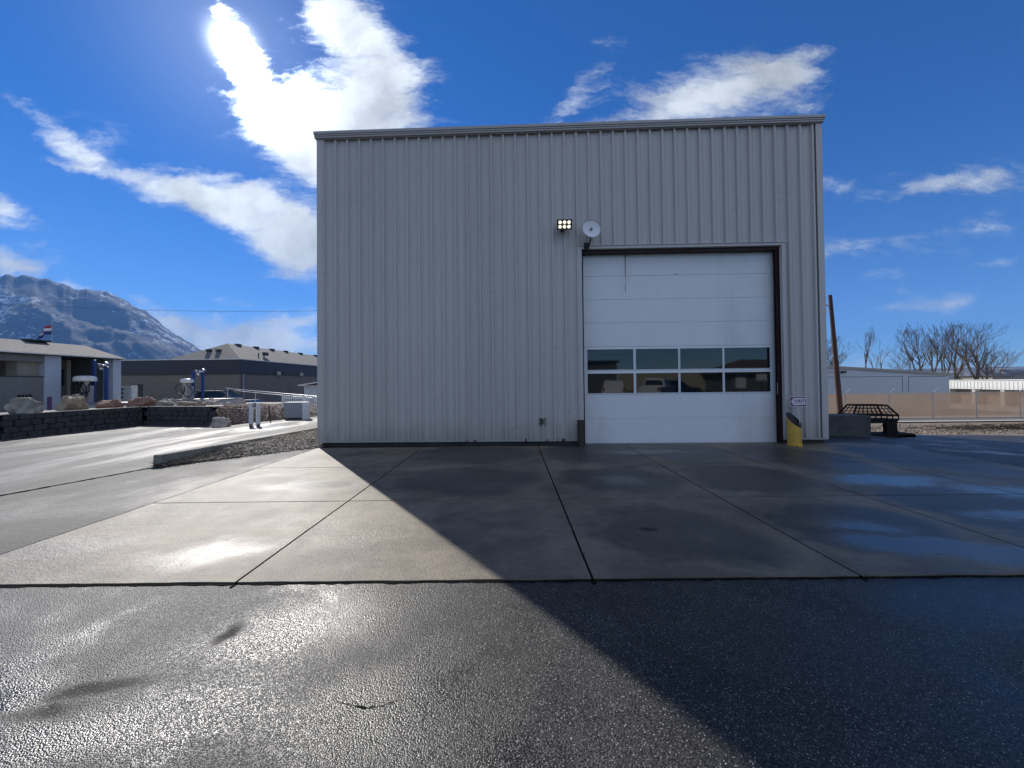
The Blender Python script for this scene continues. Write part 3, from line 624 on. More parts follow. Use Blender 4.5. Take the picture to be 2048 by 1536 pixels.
# bottom seal, and the black strap marks near the top
b = MB(); b.box((dx0, -0.004, -0.012), (dx1, 0.045, 0.004)); b.build('bottom_seal', M_joint, OD, local=True)
b = MB(); xa, za = W(1250, 507, RC); _, zb = W(1250, 556, RC); _, zc = W(1250, 566, RC); _, zd = W(1250, 584, RC)
b.add([(xa - 0.011, -0.006, za), (xa + 0.011, -0.006, za), (xa + 0.006, -0.006, zb), (xa + 0.001, -0.006, zb - 0.07), (xa - 0.003, -0.006, zb)], [(0, 4, 3, 2, 1)])
b.build('pull_strap', M_joint, OD, local=True, fix=True); b = MB(); b.box((xa - 0.003, -0.007, zd), (xa + 0.003, -0.001, zc)); b.build('scuff_mark', M_joint, OD, local=True); b = MB(); xq, zq = W(1352, 548, RC); b.box((xq - 0.06, -0.006, zq - 0.008), (xq + 0.06, -0.001, zq + 0.002))
b.build('scuff_mark', M_joint, OD, local=True, fix=True)
b = MB(); b.box((dx0, -0.01, seams[-1] - 0.01), (dx1, 0.04, DZ)); b.build('head_seal', M_joint, OD, local=True)
b = MB(); b.box((DX0 - 0.3, 0.0, -0.08), (DX1 + 0.3, 0.6, 0.0085)); b.build('threshold', mat('wet_threshold', (0.05, 0.05, 0.05), 0.3), WH, local=True)
def WP(px, py, yl=0.0):       # world point on the warehouse front
    x, z = W(px, py, yl); return P0 + RX * x + RY * yl + Vector((0, 0, z))
# ---- floodlight
c = WP(1129, 449, -0.30)
FL = thing('floodlight', 'lit square six-lamp floodlight on the wall beside the satellite dish', 'floodlight', c, ANG)
M_black = mat('black_metal', (0.025, 0.024, 0.022), 0.45, 0.3); M_bronze = mat('bronze_housing', (0.05, 0.045, 0.035), 0.5, 0.2)
Mt = Matrix.Rotation(R(18), 4, 'X')
b = MB(); b.box((-0.18, 0.0, -0.115), (0.18, 0.075, 0.115), Mt); b.box((-0.18, -0.03, 0.1), (0.18, 0.0, 0.115), Mt); b.box((-0.18, -0.03, -0.115), (0.18, 0.0, -0.1), Mt); b.box((-0.18, -0.03, -0.1), (-0.165, 0.0, 0.1), Mt); b.box((0.165, -0.03, -0.1), (0.18, 0.0, 0.1), Mt)
for i in range(9): b.box((-0.16 + i * 0.038, 0.076, -0.09), (-0.152 + i * 0.038, 0.105, 0.09), Mt)
b.build('housing', M_bronze, FL, local=True)
b = MB(); b.box((-0.05, 0.1, 0.02), (0.05, 0.29, 0.07)); b.box((-0.08, 0.255, -0.06), (0.08, 0.295, 0.16)); b.build('wall_bracket', M_bronze, FL, local=True, bevel=0.005)
b = MB(); b.cyl((0, 0.18, 0.07), (0, 0.18, 0.13), 0.03); b.cyl((0, 0.18, 0.13), (0, 0.18, 0.165), 0.022, 0.012); b.build('photocell', mat('pale_sensor', (0.5, 0.48, 0.45), 0.4), FL, local=True)
M_led = emis('led', (1.0, 0.97, 0.78), 1.15)
for i in range(3):
    for j in range(2):
        b = MB(); cc = Mt @ Vector((-0.108 + 0.108 * i, -0.004, 0.05 - 0.1 * j)); 
        b.lathe([(0.001, -0.004), (0.03, -0.003), (0.04, 0.002), (0.041, 0.003)], c=cc, n=16, M=(Mt @ Matrix.Rotation(R(90), 4, 'X')).to_3x3()); b.build('led_lamp', M_led, FL, smooth_=False, local=True)
# ---- dish
c = WP(1176, 497, -0.08)
SDh = thing('satellite_dish', 'small round white dish antenna on an arm above the overhead door', 'dish', c, ANG)
M_dish = mat('dish_white', (0.8, 0.8, 0.8), 0.4, var=0.03)
x1, z1 = W(1183, 457, -0.35); x0, z0 = W(1176, 497, -0.08); dc = Vector((x1 - x0, -0.27, z1 - z0)); r = 0.235
Md = (Matrix.Rotation(R(8), 3, 'Z') @ Matrix.Rotation(R(82), 3, 'X'))
prof = [(0.002, -0.055)] + [(r * k / 8, -0.055 + 0.055 * (k / 8) ** 2) for k in range(1, 9)] + [(r, 0.006), (r - 0.006, 0.006)] 
b = MB(); b.lathe(prof + [(r * k / 8 - 0.004, -0.049 + 0.055 * (k / 8) ** 2) for k in range(8, 0, -1)], c=dc, n=40, M=Md); b.build('reflector', M_dish, SDh, smooth_=True, local=True)
b = MB(); ax = Md @ Vector((0, 0, 1)); b.cyl(dc - ax * 0.06, dc + ax * 0.0, 0.012, n=10); b.lathe([(0.006, -0.03), (0.03, -0.02), (0.03, 0.0), (0.01, 0.01)], c=dc, n=16, M=Md); b.build('feed', mat('feed_grey', (0.2, 0.2, 0.2), 0.4), SDh, smooth_=False, local=True)
b = MB(); b.tube([(0, -0.0, 0.0), (0.005, -0.1, 0.02), (0.03, -0.17, 0.12), dc - ax * 0.05], 0.017, n=8); b.box((-0.1, -0.02, -0.03), (0.02, 0.045, 0.14)); b.box((-0.09, -0.05, 0.03), (-0.03, -0.02, 0.09)); b.build('mount_arm', M_black, SDh, local=True)
# ---- outlet box
c = WP(1085, 843, -0.03)
OB = thing('outlet_box', 'small greenish covered power outlet low on the ribbed wall', 'outlet', c, ANG)
b = MB(); b.box((-0.075, -0.02, -0.1), (0.085, 0.028, 0.1)); b.build('back_plate', mat('sage_plate', (0.22, 0.24, 0.2), 0.6), OB, local=True, bevel=0.006)
b = MB(); b.box((-0.06, -0.06, -0.065), (0.02, -0.021, 0.075)); 
for i in range(4): b.box((-0.062, -0.067, -0.055 + i * 0.032), (0.022, -0.0605, -0.04 + i * 0.032))
b.build('cover', mat('dark_green_cover', (0.045, 0.06, 0.04), 0.5), OB, local=True)
# ---- pipe bollard
gx = WP(1162, 893, -0.22); gx.z = 0
PBo = thing('pipe_bollard', 'short dark rusty steel pipe bollard at the left foot of the door', 'bollard', gx, ANG)
hz = 0.64
b = MB(); b.cyl((0, 0, -0.02), (0, 0, hz), 0.082, n=28, cap=False); b.cyl((0, 0, hz - 0.002), (0, 0, hz - 0.3), 0.074, n=28, cap=False); b.add([(0.082 * math.cos(a * .2244), 0.082 * math.sin(a * .2244), hz) for a in range(28)] + [(0.074 * math.cos(a * .2244), 0.074 * math.sin(a * .2244), hz) for a in range(28)], [(i, (i + 1) % 28, 28 + (i + 1) % 28, 28 + i) for i in range(28)])
b.build('pipe', mat('rusty_steel', (0.055, 0.035, 0.028), 0.7, 0.0, var=0.4, vscale=8, bump=0.4, bscale=50), PBo, local=True)
b = MB(); b.cyl((0, 0, 0.3), (0, 0, hz - 0.03), 0.073, n=28); b.build('concrete_fill', M_curb, PBo, local=True)
# ---- yellow bin with slanted black mouth
gx = WP(1589, 890, -0.28); gx.z = g(gx.x, gx.y) + 0.014
YB = thing('yellow_ash_bin', 'yellow cylindrical bin with a slanted black open top by the door', 'bin', gx, ANG)
M_yel = mat('yellow_paint', (0.66, 0.40, 0.055), 0.45, var=0.12, vscale=5, dirt=(0.28, 0.2, 0.06), dscale=5)
r = 0.142; n = 36
def ztop(x, y, r): return 0.60 - (x / r) * 0.075 + (y / r) * 0.125
b = MB(); vs = []
for j in range(n):
    a = 2 * math.pi * j / n; x, y = r * math.cos(a), r * math.sin(a); vs += [(x, y, 0.03), (x, y, ztop(x, y, r) - 0.02), (x * 0.95, y * 0.95, ztop(x, y, r) - 0.02), (x * 0.95, y * 0.95, 0.1)]
fs = []
for j in range(n):
    k = (j + 1) % n
    for q in range(3): fs.append((4 * j + q, 4 * k + q, 4 * k + q + 1, 4 * j + q + 1))
b.add(vs, fs); b.build('barrel', M_yel, YB, local=True, smooth_=False)
b = MB(); b.cyl((0, 0, 0.0), (0, 0, 0.03), 0.16, n=8); b.box((-0.05, -0.2, 0.0), (0.05, -0.13, 0.022)); b.build('foot', M_yel, YB, local=True)
b = MB(); vs = []
for j in range(n):
    a = 2 * math.pi * j / n; x, y = r * 1.03 * math.cos(a), r * 1.03 * math.sin(a)
    zt_ = 0.60 - math.cos(a) * 0.075 + math.sin(a) * 0.125
    vs += [(x, y, zt_ - 0.025), (x, y, zt_ + 0.03), (x * 0.86, y * 0.86, zt_ + 0.028), (x * 0.84, y * 0.84, zt_ - 0.012)]
fs = []
for j in range(n):
    k = (j + 1) % n
    for q in range(3): fs.append((4 * j + q, 4 * k + q, 4 * k + q + 1, 4 * j + q + 1))
b.add(vs, fs + [tuple(4 * j + 3 for j in range(n))]); b.build('slanted_rim', mat('black_plastic', (0.012, 0.012, 0.016), 0.35), YB, local=True)
# ---- yard sign stuck in the bin
sb = WP(1599, 862, -0.30); st = WP(1596, 803, -0.33)
YS = thing('yard_sign', 'small plum sign on a white stick with a white arrow reading CHEST', 'sign', st, R(-3))
YS.rotation_euler = (R(-3), R(-1.5), R(-4))
sw, sh = 0.185, 0.122
M_plum = mat('plum_print', (0.17, 0.03, 0.12), 0.5); M_sw = mat('sign_white', (0.75, 0.7, 0.76), 0.5, var=0.03)
b = MB(); b.box((-sw, 0, -sh), (sw, 0.006, sh)); b.build('board', M_sw, YS, local=True)
b = MB(); b.box((-sw + 0.012, -0.0025, -sh + 0.012), (sw - 0.012, -0.0005, sh - 0.012)); b.build('field', M_plum, YS, local=True)
b = MB(); b.prism([(-sw + 0.028, -0.005, 0), (-sw + 0.085, -0.005, 0.088), (sw - 0.022, -0.005, 0.078), (sw - 0.032, -0.005, 0), (sw - 0.022, -0.005, -0.078), (-sw + 0.085, -0.005, -0.088)], (0, 0.002, 0)); b.build('arrow', M_sw, YS, local=True)
me = text_mesh('CHEST', 0.092); me.materials.append(M_plum); o = bpy.data.objects.new('lettering', me); COL.objects.link(o); o.parent = YS; o.location = (0.022, -0.0075, 0.012); o.rotation_euler = (R(90), 0, 0); o.scale = (0.92, 1.0, 1)
b = MB(); rd = random.Random(2)
for i in range(7): b.box((-0.085 + i * 0.03, -0.0065, -0.052), (-0.085 + i * 0.03 + 0.02, -0.0052, -0.04))
b.build('small_print', M_plum, YS, local=True)
b = MB(); dd = YS.matrix_world.inverted() if False else None
b.cyl((0.0, 0.012, -sh + 0.03), (0.03, 0.04, -0.72), 0.0065, n=8); b.build('stick', mat('white_stick', (0.75, 0.75, 0.75), 0.4), YS, local=True)
# ------------------------------------------------------------------ left: retaining wall, lot, boulders
M_block = mat('dark_wall_block', (0.05, 0.048, 0.05), 0.85, var=0.35, vscale=3, bump=0.7, bscale=25)
wp = [(-16.4, 5.0), (-15.4, 11.6), (-14.95, 15.6), (-11.55, 15.0)]
rd = random.Random(21)
b = MB(); bh = 0.19
segs = []
for (x0, y0), (x1, y1) in zip(wp, wp[1:]):
    d = Vector((x1 - x0, y1 - y0, 0)); ln = d.length; d.normalize(); s = Vector((-d.y, d.x, 0)); 
    if s.y > 0 and abs(d.x) > 0.5: s = -s       # outward (towards the driveway)
    if abs(d.y) > 0.5 and s.x < 0: s = -s
    for row in range(4):
        q = (row % 2) * 0.18 - 0.1
        while q < ln:
            w_ = rd.uniform(0.32, 0.42); a = max(0, q); c = min(ln, q + w_)
            if c - a > 0.05 and not (x1 == -11.55 and row >= 2 and a > ln - 0.3 * (row - 1)):
                o_ = rd.uniform(-0.025, 0.02) - row * 0.018
                A = Vector((x0, y0, 0)) + d * (a + 0.008); B = Vector((x0, y0, 0)) + d * (c - 0.008)
                z0 = row * bh + 0.004 + (0.0); z1 = z0 + bh - 0.012
                m1 = (A + B) / 2
                f_ = 0.035; 
                pts_ = [A + s * (o_ - f_), m1 + s * (o_ + 0.012), B + s * (o_ - f_), B + s * (o_ - 0.3), A + s * (o_ - 0.3)]
                pts_ = [A + s * (o_ - 0.02), A.lerp(B, 0.2) + s * (o_ + 0.015), A.lerp(B, 0.8) + s * (o_ + 0.015), B + s * (o_ - 0.02), B + s * (o_ - 0.3), A + s * (o_ - 0.3)]
                b.prism([Vector((p.x, p.y, z0)) for p in pts_], (0, 0, z1 - z0))
            q += w_
RW = b.build('retaining_wall', M_block, bevel=0.012); tag(RW, 'low dark retaining wall of rough stacked blocks along the driveway', 'retaining wall')
M_lot = mat('lot_ground', (0.24, 0.22, 0.19), 0.85, var=0.2)
b = MB()
back = [(x - 0.12 if y < 16 and x < -14.9 else x, y + (0.12 if x > -15.1 else 0)) for x, y in wp]
A = [Vector((x, y, 0.735)) for x, y in [(-16.5, 5.0), (-15.5, 11.6), (-15.05, 15.7), (-11.6, 15.12)]]
Bk = [Vector((x, y, 0.70)) for x, y in [(-19, 5.0), (-18, 13.5), (-16.6, 17.8), (-12.0, 17.2)]]
Ck = [Vector((x, y, 0.35)) for x, y in [(-21, 5.0), (-20, 15), (-18.5, 19.5), (-12.2, 19.2)]]
Dk = [Vector((x, y, 0.35)) for x, y in [(-60, 5.0), (-60, 15), (-60, 27.5), (-12.6, 27.5)]]
b.v = A + Bk + Ck + Dk
b.f = [(r * 4 + i, r * 4 + i + 1, r * 4 + i + 5, r * 4 + i + 4) for r in range(3) for i in range(3)]
b.build('raised_lot', M_lot, kind='structure', fix=False)
# stony slope that ends the raised lot
T = [Vector(p) for p in ((-11.6, 15.12, 0.735), (-12.0, 17.2, 0.70), (-12.2, 19.2, 0.62), (-11.6, 23, 0.45), (-12.6, 27.5, 0.3))]
Bt = [Vector(p) for p in ((-11.45, 15.0, 0.0), (-10.6, 16.6, 0.0), (-9.9, 18.2, 0.0), (-9.4, 21, 0.0), (-9.2, 27.5, 0.0))]
b = MB(); nn_ = 12; K = []
def lerp_path(P, f):
    k = min(len(P) - 2, int(f * (len(P) - 1))); return P[k].lerp(P[k + 1], f * (len(P) - 1) - k)
M1 = 30
def slope_pt(f, h):
    p = lerp_path(Bt, f).lerp(lerp_path(T, f), h); p = p.copy(); p.z += 0.16 * math.sin(h * math.pi) * (1 if f > 0.02 else 0) + 0.05 * noise.noise(p * 1.4); return p
for i in range(M1):
    for j in range(nn_): b.v.append(slope_pt(i / (M1 - 1), j / (nn_ - 1)))
b.f = [(i * nn_ + j, i * nn_ + j + 1, (i + 1) * nn_ + j + 1, (i + 1) * nn_ + j) for i in range(M1 - 1) for j in range(nn_ - 1)]
b.build('gravel_slope', M_grav, kind='structure', fix=True)
rd = random.Random(8); pts = []
for i in range(3000):
    f, h = rd.random() ** 1.2, rd.random(); p = slope_pt(f, h); pts.append((p.x, p.y, p.z + 0.02))
stones('slope_gravel', pts, 0.03, 0.075, stone_mat('slope_stones', (0.16, 0.115, 0.095), (0.5, 0.4, 0.33)), 6)
BO = [ # px centre, y top, y bottom, width px, depth, colour, seed, label
 (50, 796, 824, 48, 12.6, 'grey', 14, 'big flat-topped pale boulder, leftmost on the block wall'),
 (145, 795, 823, 47, 14.6, 'tan', 2, 'rounded tan boulder on the block wall by the vacuum station'),
 (219, 802, 818, 42, 15.9, 'red', 5, 'long low reddish boulder in front of the white vacuum island'),
 (286, 797, 815, 38, 16.5, 'red', 4, 'humped reddish-tan boulder below the slim white post'),
 (332, 801, 815, 34, 16.6, 'grey', 6, 'grey craggy boulder just left of the far white island'),
 (368, 805, 815, 36, 16.5, 'tan', 8, 'low tan boulder under the left half of the far white island'),
 (398, 809, 815.5, 22, 16.2, 'tan', 9, 'smallest tan boulder in the row on the block wall'),
 (421, 800, 812, 34, 17.6, 'white', 7, 'whitish boulder under the right half of the far white island'),
 (451, 805, 812, 20, 18.4, 'white', 10, 'small white boulder between the island and the gravel slope'),
 (480, 799, 811, 21, 18.6, 'white', 11, 'blocky pale boulder at the top of the gravel slope'),
 (441, 838, 855, 36, 14.75, 'white', 12, 'pale pinkish boulder on the driveway at the end of the block wall')]
M_bo = {'grey': mat('boulder_grey', (0.27, 0.26, 0.22), 0.85, var=0.3, vscale=3, bump=0.7, bscale=12), 'tan': mat('boulder_tan', (0.3, 0.24, 0.17), 0.85, var=0.25, vscale=2.5, bump=0.5, bscale=12),
        'red': mat('boulder_red', (0.26, 0.15, 0.11), 0.85, var=0.3, vscale=3, bump=0.5, bscale=12), 'white': mat('boulder_white', (0.42, 0.37, 0.33), 0.85, var=0.3, vscale=4, bump=0.7, bscale=16)}
for px, yt, yb, wpx, dep, col, seed, lab in BO:
    c = D(px, yb, dep); zb = 0.735 if dep < 16 else (0.71 if dep < 18 else 0.6)
    if px == 441: zb = 0.0
    zt_ = D(px, yt, dep).z; h = max(0.16, (zt_ - zb)) * 1.0; wd = wpx * dep / F / 2
    vs, fs = rock((0, 0, h * 0.18), (wd * 1.0, wd * 0.8, h * 1.05), seed, 4, 0.55, 0.8 if px == 50 else 2)
    b = MB(); b.add([Vector(v) + Vector((c.x, c.y, zb)) for v in vs], fs)
    tag(b.build('boulder', M_bo[col], origin=(c.x, c.y, zb), smooth_=False), lab, 'boulder', 'boulders along the block wall')
# ---- slim purple bollard behind the wall
c = D(99, 818, 17.6); c.z = 0.45
b = MB(); b.cyl(c, (c.x, c.y, D(99, 793, 17.6).z), 0.045 * 1.6, n=14); tag(b.build('post_bollard', mat('purple_paint', (0.05, 0.02, 0.09), 0.5), origin=tuple(c)), 'slim dark purple bollard in front of the pale car wash pillar', 'bollard')
# ------------------------------------------------------------------ car wash
XF = -24.9
CW = thing('car_wash', 'low self-service car wash with grey shingle roof and open bays', 'car wash', (XF, 18, 0.35))
M_cwp = mat('pale_blue_pillar', (0.48, 0.53, 0.6), 0.6, var=0.05); M_beige = mat('beige_block', (0.3, 0.27, 0.22), 0.8, var=0.1); M_gw = mat('grey_bay_wall', (0.2, 0.2, 0.19), 0.8, var=0.08)
M_shing = mat('grey_shingle', (0.16, 0.15, 0.14), 0.9, var=0.3, vscale=7, bump=0.4, bscale=40); M_fas = mat('dark_fascia', (0.03, 0.03, 0.035), 0.6); M_edge = mat('bright_drip_edge', (0.75, 0.74, 0.7), 0.35)
zg = 0.35; ze = 3.28
def band(y0, y1, x0, x1, z0, z1, name, m): 
    b = MB(); b.box((x0, y0, z0), (x1, y1, z1)); return b.build(name, m, CW)
def yat(px, x=XF): d = ray(px, 770); return x / d.x * d.y
y1p, y2p = yat(89), yat(122); y3p, y4p = yat(226), yat(242)
band(y1p, y2p, XF - 0.6, XF, zg, ze - 0.01, 'pillar', M_cwp); band(y3p, y4p, XF - 0.6, XF, zg, ze - 0.01, 'pillar', M_cwp)
band(8.0, y1p - 0.002, XF - 0.25, XF - 0.05, zg, 2.13, 'bay_wall', M_gw)
band(8.0, y1p - 0.002, XF - 0.3, XF - 0.0, 2.131, 2.17, 'wall_cap', M_fas)
band(8.0, y1p - 0.002, XF - 0.25, XF - 0.02, 2.92, ze - 0.01, 'bay_header', M_gw)
band(y1p - 0.9, y1p - 0.003, XF - 0.9, XF - 0.3, 2.17, 2.919, 'inner_pier', M_beige)
band(y4p - 0.25, y4p + 0.0, XF - 4.0, XF - 0.601, zg, ze - 0.01, 'end_wall', M_gw)
band(y2p - 3.5, y3p + 0.2, XF - 4.2, XF - 4.0, zg, ze - 0.01, 'rear_wall', M_beige)
band(y3p - 1.1, y3p - 0.9, XF - 3.99, XF - 1.6, zg, 3.2, 'equipment_wall', M_beige)
band(y3p - 1.16, y3p - 1.1, XF - 2.0, XF - 1.75, zg + 1.3, zg + 2.3, 'pipe_box', M_fas)
b = MB(); b.tube([(XF - 3.5, y3p - 1.2, 2.7), (XF - 2.2, y3p - 1.2, 2.75), (XF - 1.9, y3p - 1.2, 2.3)], 0.04, n=6); b.build('pipe', M_fas, CW)
# hip roof
ex0, ex1, ey0, ey1 = XF + 0.35, XF - 4.6, 4.0, yat(250, XF + 0.35)
rz = 4.16; rx = -26.7; ry = yat(169, rx)
b = MB(); b.add([(ex0, ey0, ze + 0.08), (ex0, ey1, ze + 0.08), (ex1, ey1, ze + 0.08), (ex1, ey0, ze + 0.08), (rx, ey0, rz), (rx, ry, rz)], [(0, 1, 5, 4), (1, 2, 5), (2, 3, 4, 5), (0, 4, 3), (0, 3, 2, 1)]); b.build('roof', M_shing, CW)
b = MB(); b.box((ex1, ey0, ze - 0.005), (ex0 - 0.02, ey1 - 0.02, ze + 0.055)); b.build('soffit', M_fas, CW)
b = MB(); b.box((ex0 - 0.019, ey0, ze + 0.03), (ex0 + 0.02, ey1 + 0.02, ze + 0.075)); b.box((ex1, ey1 - 0.019, ze + 0.03), (ex0 - 0.02, ey1 + 0.02, ze + 0.075)); b.build('drip_edge', M_edge, CW)
for px in (58, 79):
    d = ray(px, 770); y = rx * 0.999 / d.x * d.y; b = MB(); b.box((rx - 0.1, y - 0.28, rz - 0.02), (rx + 0.35, y + 0.28, rz + 0.075)); b.build('roof_vent', M_black, CW)
b = MB(); 
for k in range(4):
    y = yat(38 + k * 7.5, XF - 0.03); b.box((XF - 0.05, y - 0.022, 0.98), (XF + 0.03, y + 0.022, 1.22))
b.build('hose_hooks', M_black, CW)
# ---- flag behind the roof ridge
fp = D(104, 650, 30.0); fb = D(103, 690, 30.0)
FG = thing('flag', 'red, white and blue flag flapping on a thin pole above the car wash roof', 'flag', (fb.x, fb.y, 0.3))
b = MB(); b.cyl((fb.x, fb.y, 0.3), (fp.x, fp.y, fp.z + 0.45), 0.022, n=8); b.build('pole', mat('pole_grey', (0.4, 0.4, 0.4), 0.4), FG)
def flag_strip(name, v0, v1, m):
    b = MB(); n = 12; tl = D(103, 645, 30); bl = D(103, 666, 30); 
    for i in range(n + 1):
        f = i / n
        for vv in (v0, v1):
            top = D(103 - 19 * f, 645 + 16 * f + 1.5 * math.sin(f * 7), 30); bot = D(103 - 27 * f * 1.0, 666 + 11 * f + 1.5 * math.sin(f * 7 + 1), 30); p = top.lerp(bot, vv); p.y += 0.12 * math.sin(f * 9 + vv); b.v.append(p)
    for i in range(n): b.f.append((2 * i, 2 * i + 1, 2 * i + 3, 2 * i + 2))
    o = b.build(name, m, FG, fix=False, smooth_=True); s = o.modifiers.new('thick', 'SOLIDIFY'); s.thickness = 0.008; return o
flag_strip('red_band', 0.0, 0.3, mat('flag_red', (0.4, 0.03, 0.05), 0.8)); flag_strip('white_band', 0.3, 0.62, mat('flag_white', (0.75, 0.75, 0.75), 0.8)); flag_strip('blue_band', 0.62, 1.0, mat('flag_blue', (0.02, 0.035, 0.2), 0.8))
# ------------------------------------------------------------------ vacuum stations
M_cream = mat('cream_enamel', (0.55, 0.54, 0.47), 0.4, var=0.05); M_blue = mat('blue_steel', (0.015, 0.05, 0.2), 0.4, var=0.08); M_hose = mat('black_hose', (0.012, 0.012, 0.018), 0.5); M_chrome = mat('chrome', (0.75, 0.75, 0.75), 0.12, 0.9); M_isl = mat('pale_island', (0.42, 0.43, 0.45), 0.7, var=0.08)
def island(px0, px1, dep, lab):
    a, c = D(px0, 800, dep), D(px1, 800, dep)
    I = thing('vacuum_island', lab, 'raised island', ((a.x + c.x) / 2, dep + 0.7, 0.35), group='vacuum islands')
    b = MB(); b.box((a.x, dep, 0.3), (c.x, dep + 1.4, 0.63)); b.build('curb_body', M_isl, I, bevel=0.03)
    b = MB(); b.box((a.x - 0.03, dep - 0.04, 0.631), (c.x + 0.03, dep + 1.44, 0.70)); b.build('coping', mat('island_coping', (0.3, 0.29, 0.27), 0.5), I, bevel=0.01)
island(158, 257, 20.9, 'pale raised island under the black-hosed vacuum beside the car wash')
island(351, 441, 25.2, 'pale raised island under the white domed vacuum by the brick hall')
def vacuum(px, dep, ztop, hoses, lab, wd=0.47):
    c = D(px, 800, dep); V = thing('vacuum_station', lab, 'vacuum', (c.x, dep, 0.70)); x, y = c.x, dep; H = ztop - 0.70
    b = MB(); b.lathe([(0.2, 0), (0.2, 0.05), (0.18, 0.08), (0.18, H * 0.72), (0.2, H * 0.75), (0.2, H * 0.78)], c=(x - 0.06, y, 0.70), n=20); b.build('body', M_cream, V, smooth_=False)
    b = MB(); b.box((x + 0.13, y - 0.13, 0.70), (x + 0.34, y + 0.15, 0.70 + H * 0.62)); b.build('vending_box', mat('vac_box', (0.3, 0.28, 0.3), 0.5), V, bevel=0.015)
    b = MB(); b.lathe([(0.02, H * 0.78), (wd, H * 0.785), (wd * 1.02, H * 0.80), (wd, H * 0.92), (wd * 0.85, H * 0.97), (wd * 0.4, H * 0.995), (0.01, H)], c=(x, y, 0.70), n=28); b.build('dome', mat('dome_white', (0.72, 0.72, 0.66), 0.25), V, smooth_=True)
    rd = random.Random(hoses)
    for k in range(hoses):
        a0 = rd.uniform(-0.45, 0.45); r = rd.uniform(0.18, 0.33); cz = 0.70 + H * rd.uniform(0.35, 0.55); b = MB()
        pp = [(x + a0 * 0.4, y - 0.22, 0.70 + H * 0.78)]
        pp += [(x + a0 * 0.6 + r * math.cos(t_), y - 0.26 - 0.02 * math.sin(3 * t_), cz + r * 1.1 * math.sin(t_)) for t_ in [math.pi / 2 + q * 0.45 * (1 if k % 2 else -1) for q in range(13)]]
        b.tube(pp, 0.028, n=7); b.build('hose', M_hose, V, smooth_=True)
vacuum(170, 21.6, D(170, 751, 21.6).z, 5, 'round-topped vacuum wrapped in looping black hoses')
vacuum(374, 25.9, D(374, 757, 25.9).z, 2, 'cream vacuum with a white mushroom dome beside blue posts', 0.36)
def blue_frame(pxs, yts, dep, lab):
    c = D(sum(pxs) / 2, 800, dep); Bf = thing('blue_light_frame', lab, 'light frame', (c.x, dep, 0.70))
    for px, yt in zip(pxs, yts):
        p = D(px, yt, dep); b = MB(); b.box((p.x - 0.075, dep - 0.06, 0.70), (p.x + 0.075, dep + 0.06, p.z)); b.build('post', M_blue, Bf, bevel=0.008)
        b = MB(); b.box((p.x - 0.13, dep - 0.12, 0.70), (p.x + 0.13, dep + 0.12, 0.725)); b.build('base_plate', M_blue, Bf)
    p = D(pxs[1], yts[1], dep)
    b = MB(); b.cyl((p.x - 0.4, dep - 0.1, p.z - 0.05), (p.x + 0.15, dep - 0.1, p.z + 0.1), 0.02, n=8); b.build('lamp_arm', M_chrome, Bf)
    for dx, dz in ((-0.32, 0.12), (-0.1, 0.05), (-0.22, -0.15), (0.08, 0.18)):
        b = MB(); b.lathe([(0.02, 0.0), (0.06, 0.03), (0.10, 0.12), (0.11, 0.14)], c=(p.x + dx, dep - 0.12, p.z + dz - 0.08), n=14, M=Matrix.Rotation(R(35 + dx * 90), 3, 'Y')); b.build('lamp_head', M_chrome, Bf, smooth_=True)
blue_frame((188.5, 213), (720, 733), 22.3, 'pair of tall blue posts with chrome lamps by the car wash')
blue_frame((386.5, 405.5), (742, 745), 26.2, 'pair of blue posts with a chrome lamp cluster by the brick hall')
c = D(208, 728, 22.0)
# vending cabinet and white post
c0, c1 = D(242, 773, 23.6), D(262, 801, 23.6)
VC = thing('vending_cabinet', 'pale square vending cabinet with dark round buttons by the car wash', 'cabinet', ((c0.x + c1.x) / 2, 23.8, 0.35))
M_cab = mat('cabinet_pale', (0.42, 0.46, 0.46), 0.5, var=0.04)
b = MB(); b.box((c0.x, 23.6, 0.35), (c1.x, 24.1, c0.z)); b.build('cabinet_body', M_cab, VC, bevel=0.02)
for k in range(3):
    p = D(244.2, 778.5 + k * 8, 23.58); b = MB(); b.cyl((p.x, 23.6, p.z), (p.x, 23.57, p.z), 0.06, n=14); b.build('button', M_black, VC)
p0, p1 = D(264, 770, 20.0), D(274, 815, 20.0)
WPst = thing('white_post_box', 'slim white upright post box behind the humped boulder', 'post', ((p0.x + p1.x) / 2, 20.1, 0.35))
b = MB(); b.box((p0.x, 20.0, 0.35), (p1.x, 20.25, p0.z)); b.build('post_body', mat('post_white', (0.55, 0.57, 0.55), 0.5), WPst, bevel=0.01); b = MB(); b.box((p0.x - 0.01, 19.98, p0.z), (p1.x + 0.12, 20.28, p0.z + 0.035)); b.box((p1.x + 0.001, 20.05, 0.35), (p1.x + 0.1, 20.22, p0.z - 0.001)); b.build('dark_back', M_fas, WPst)
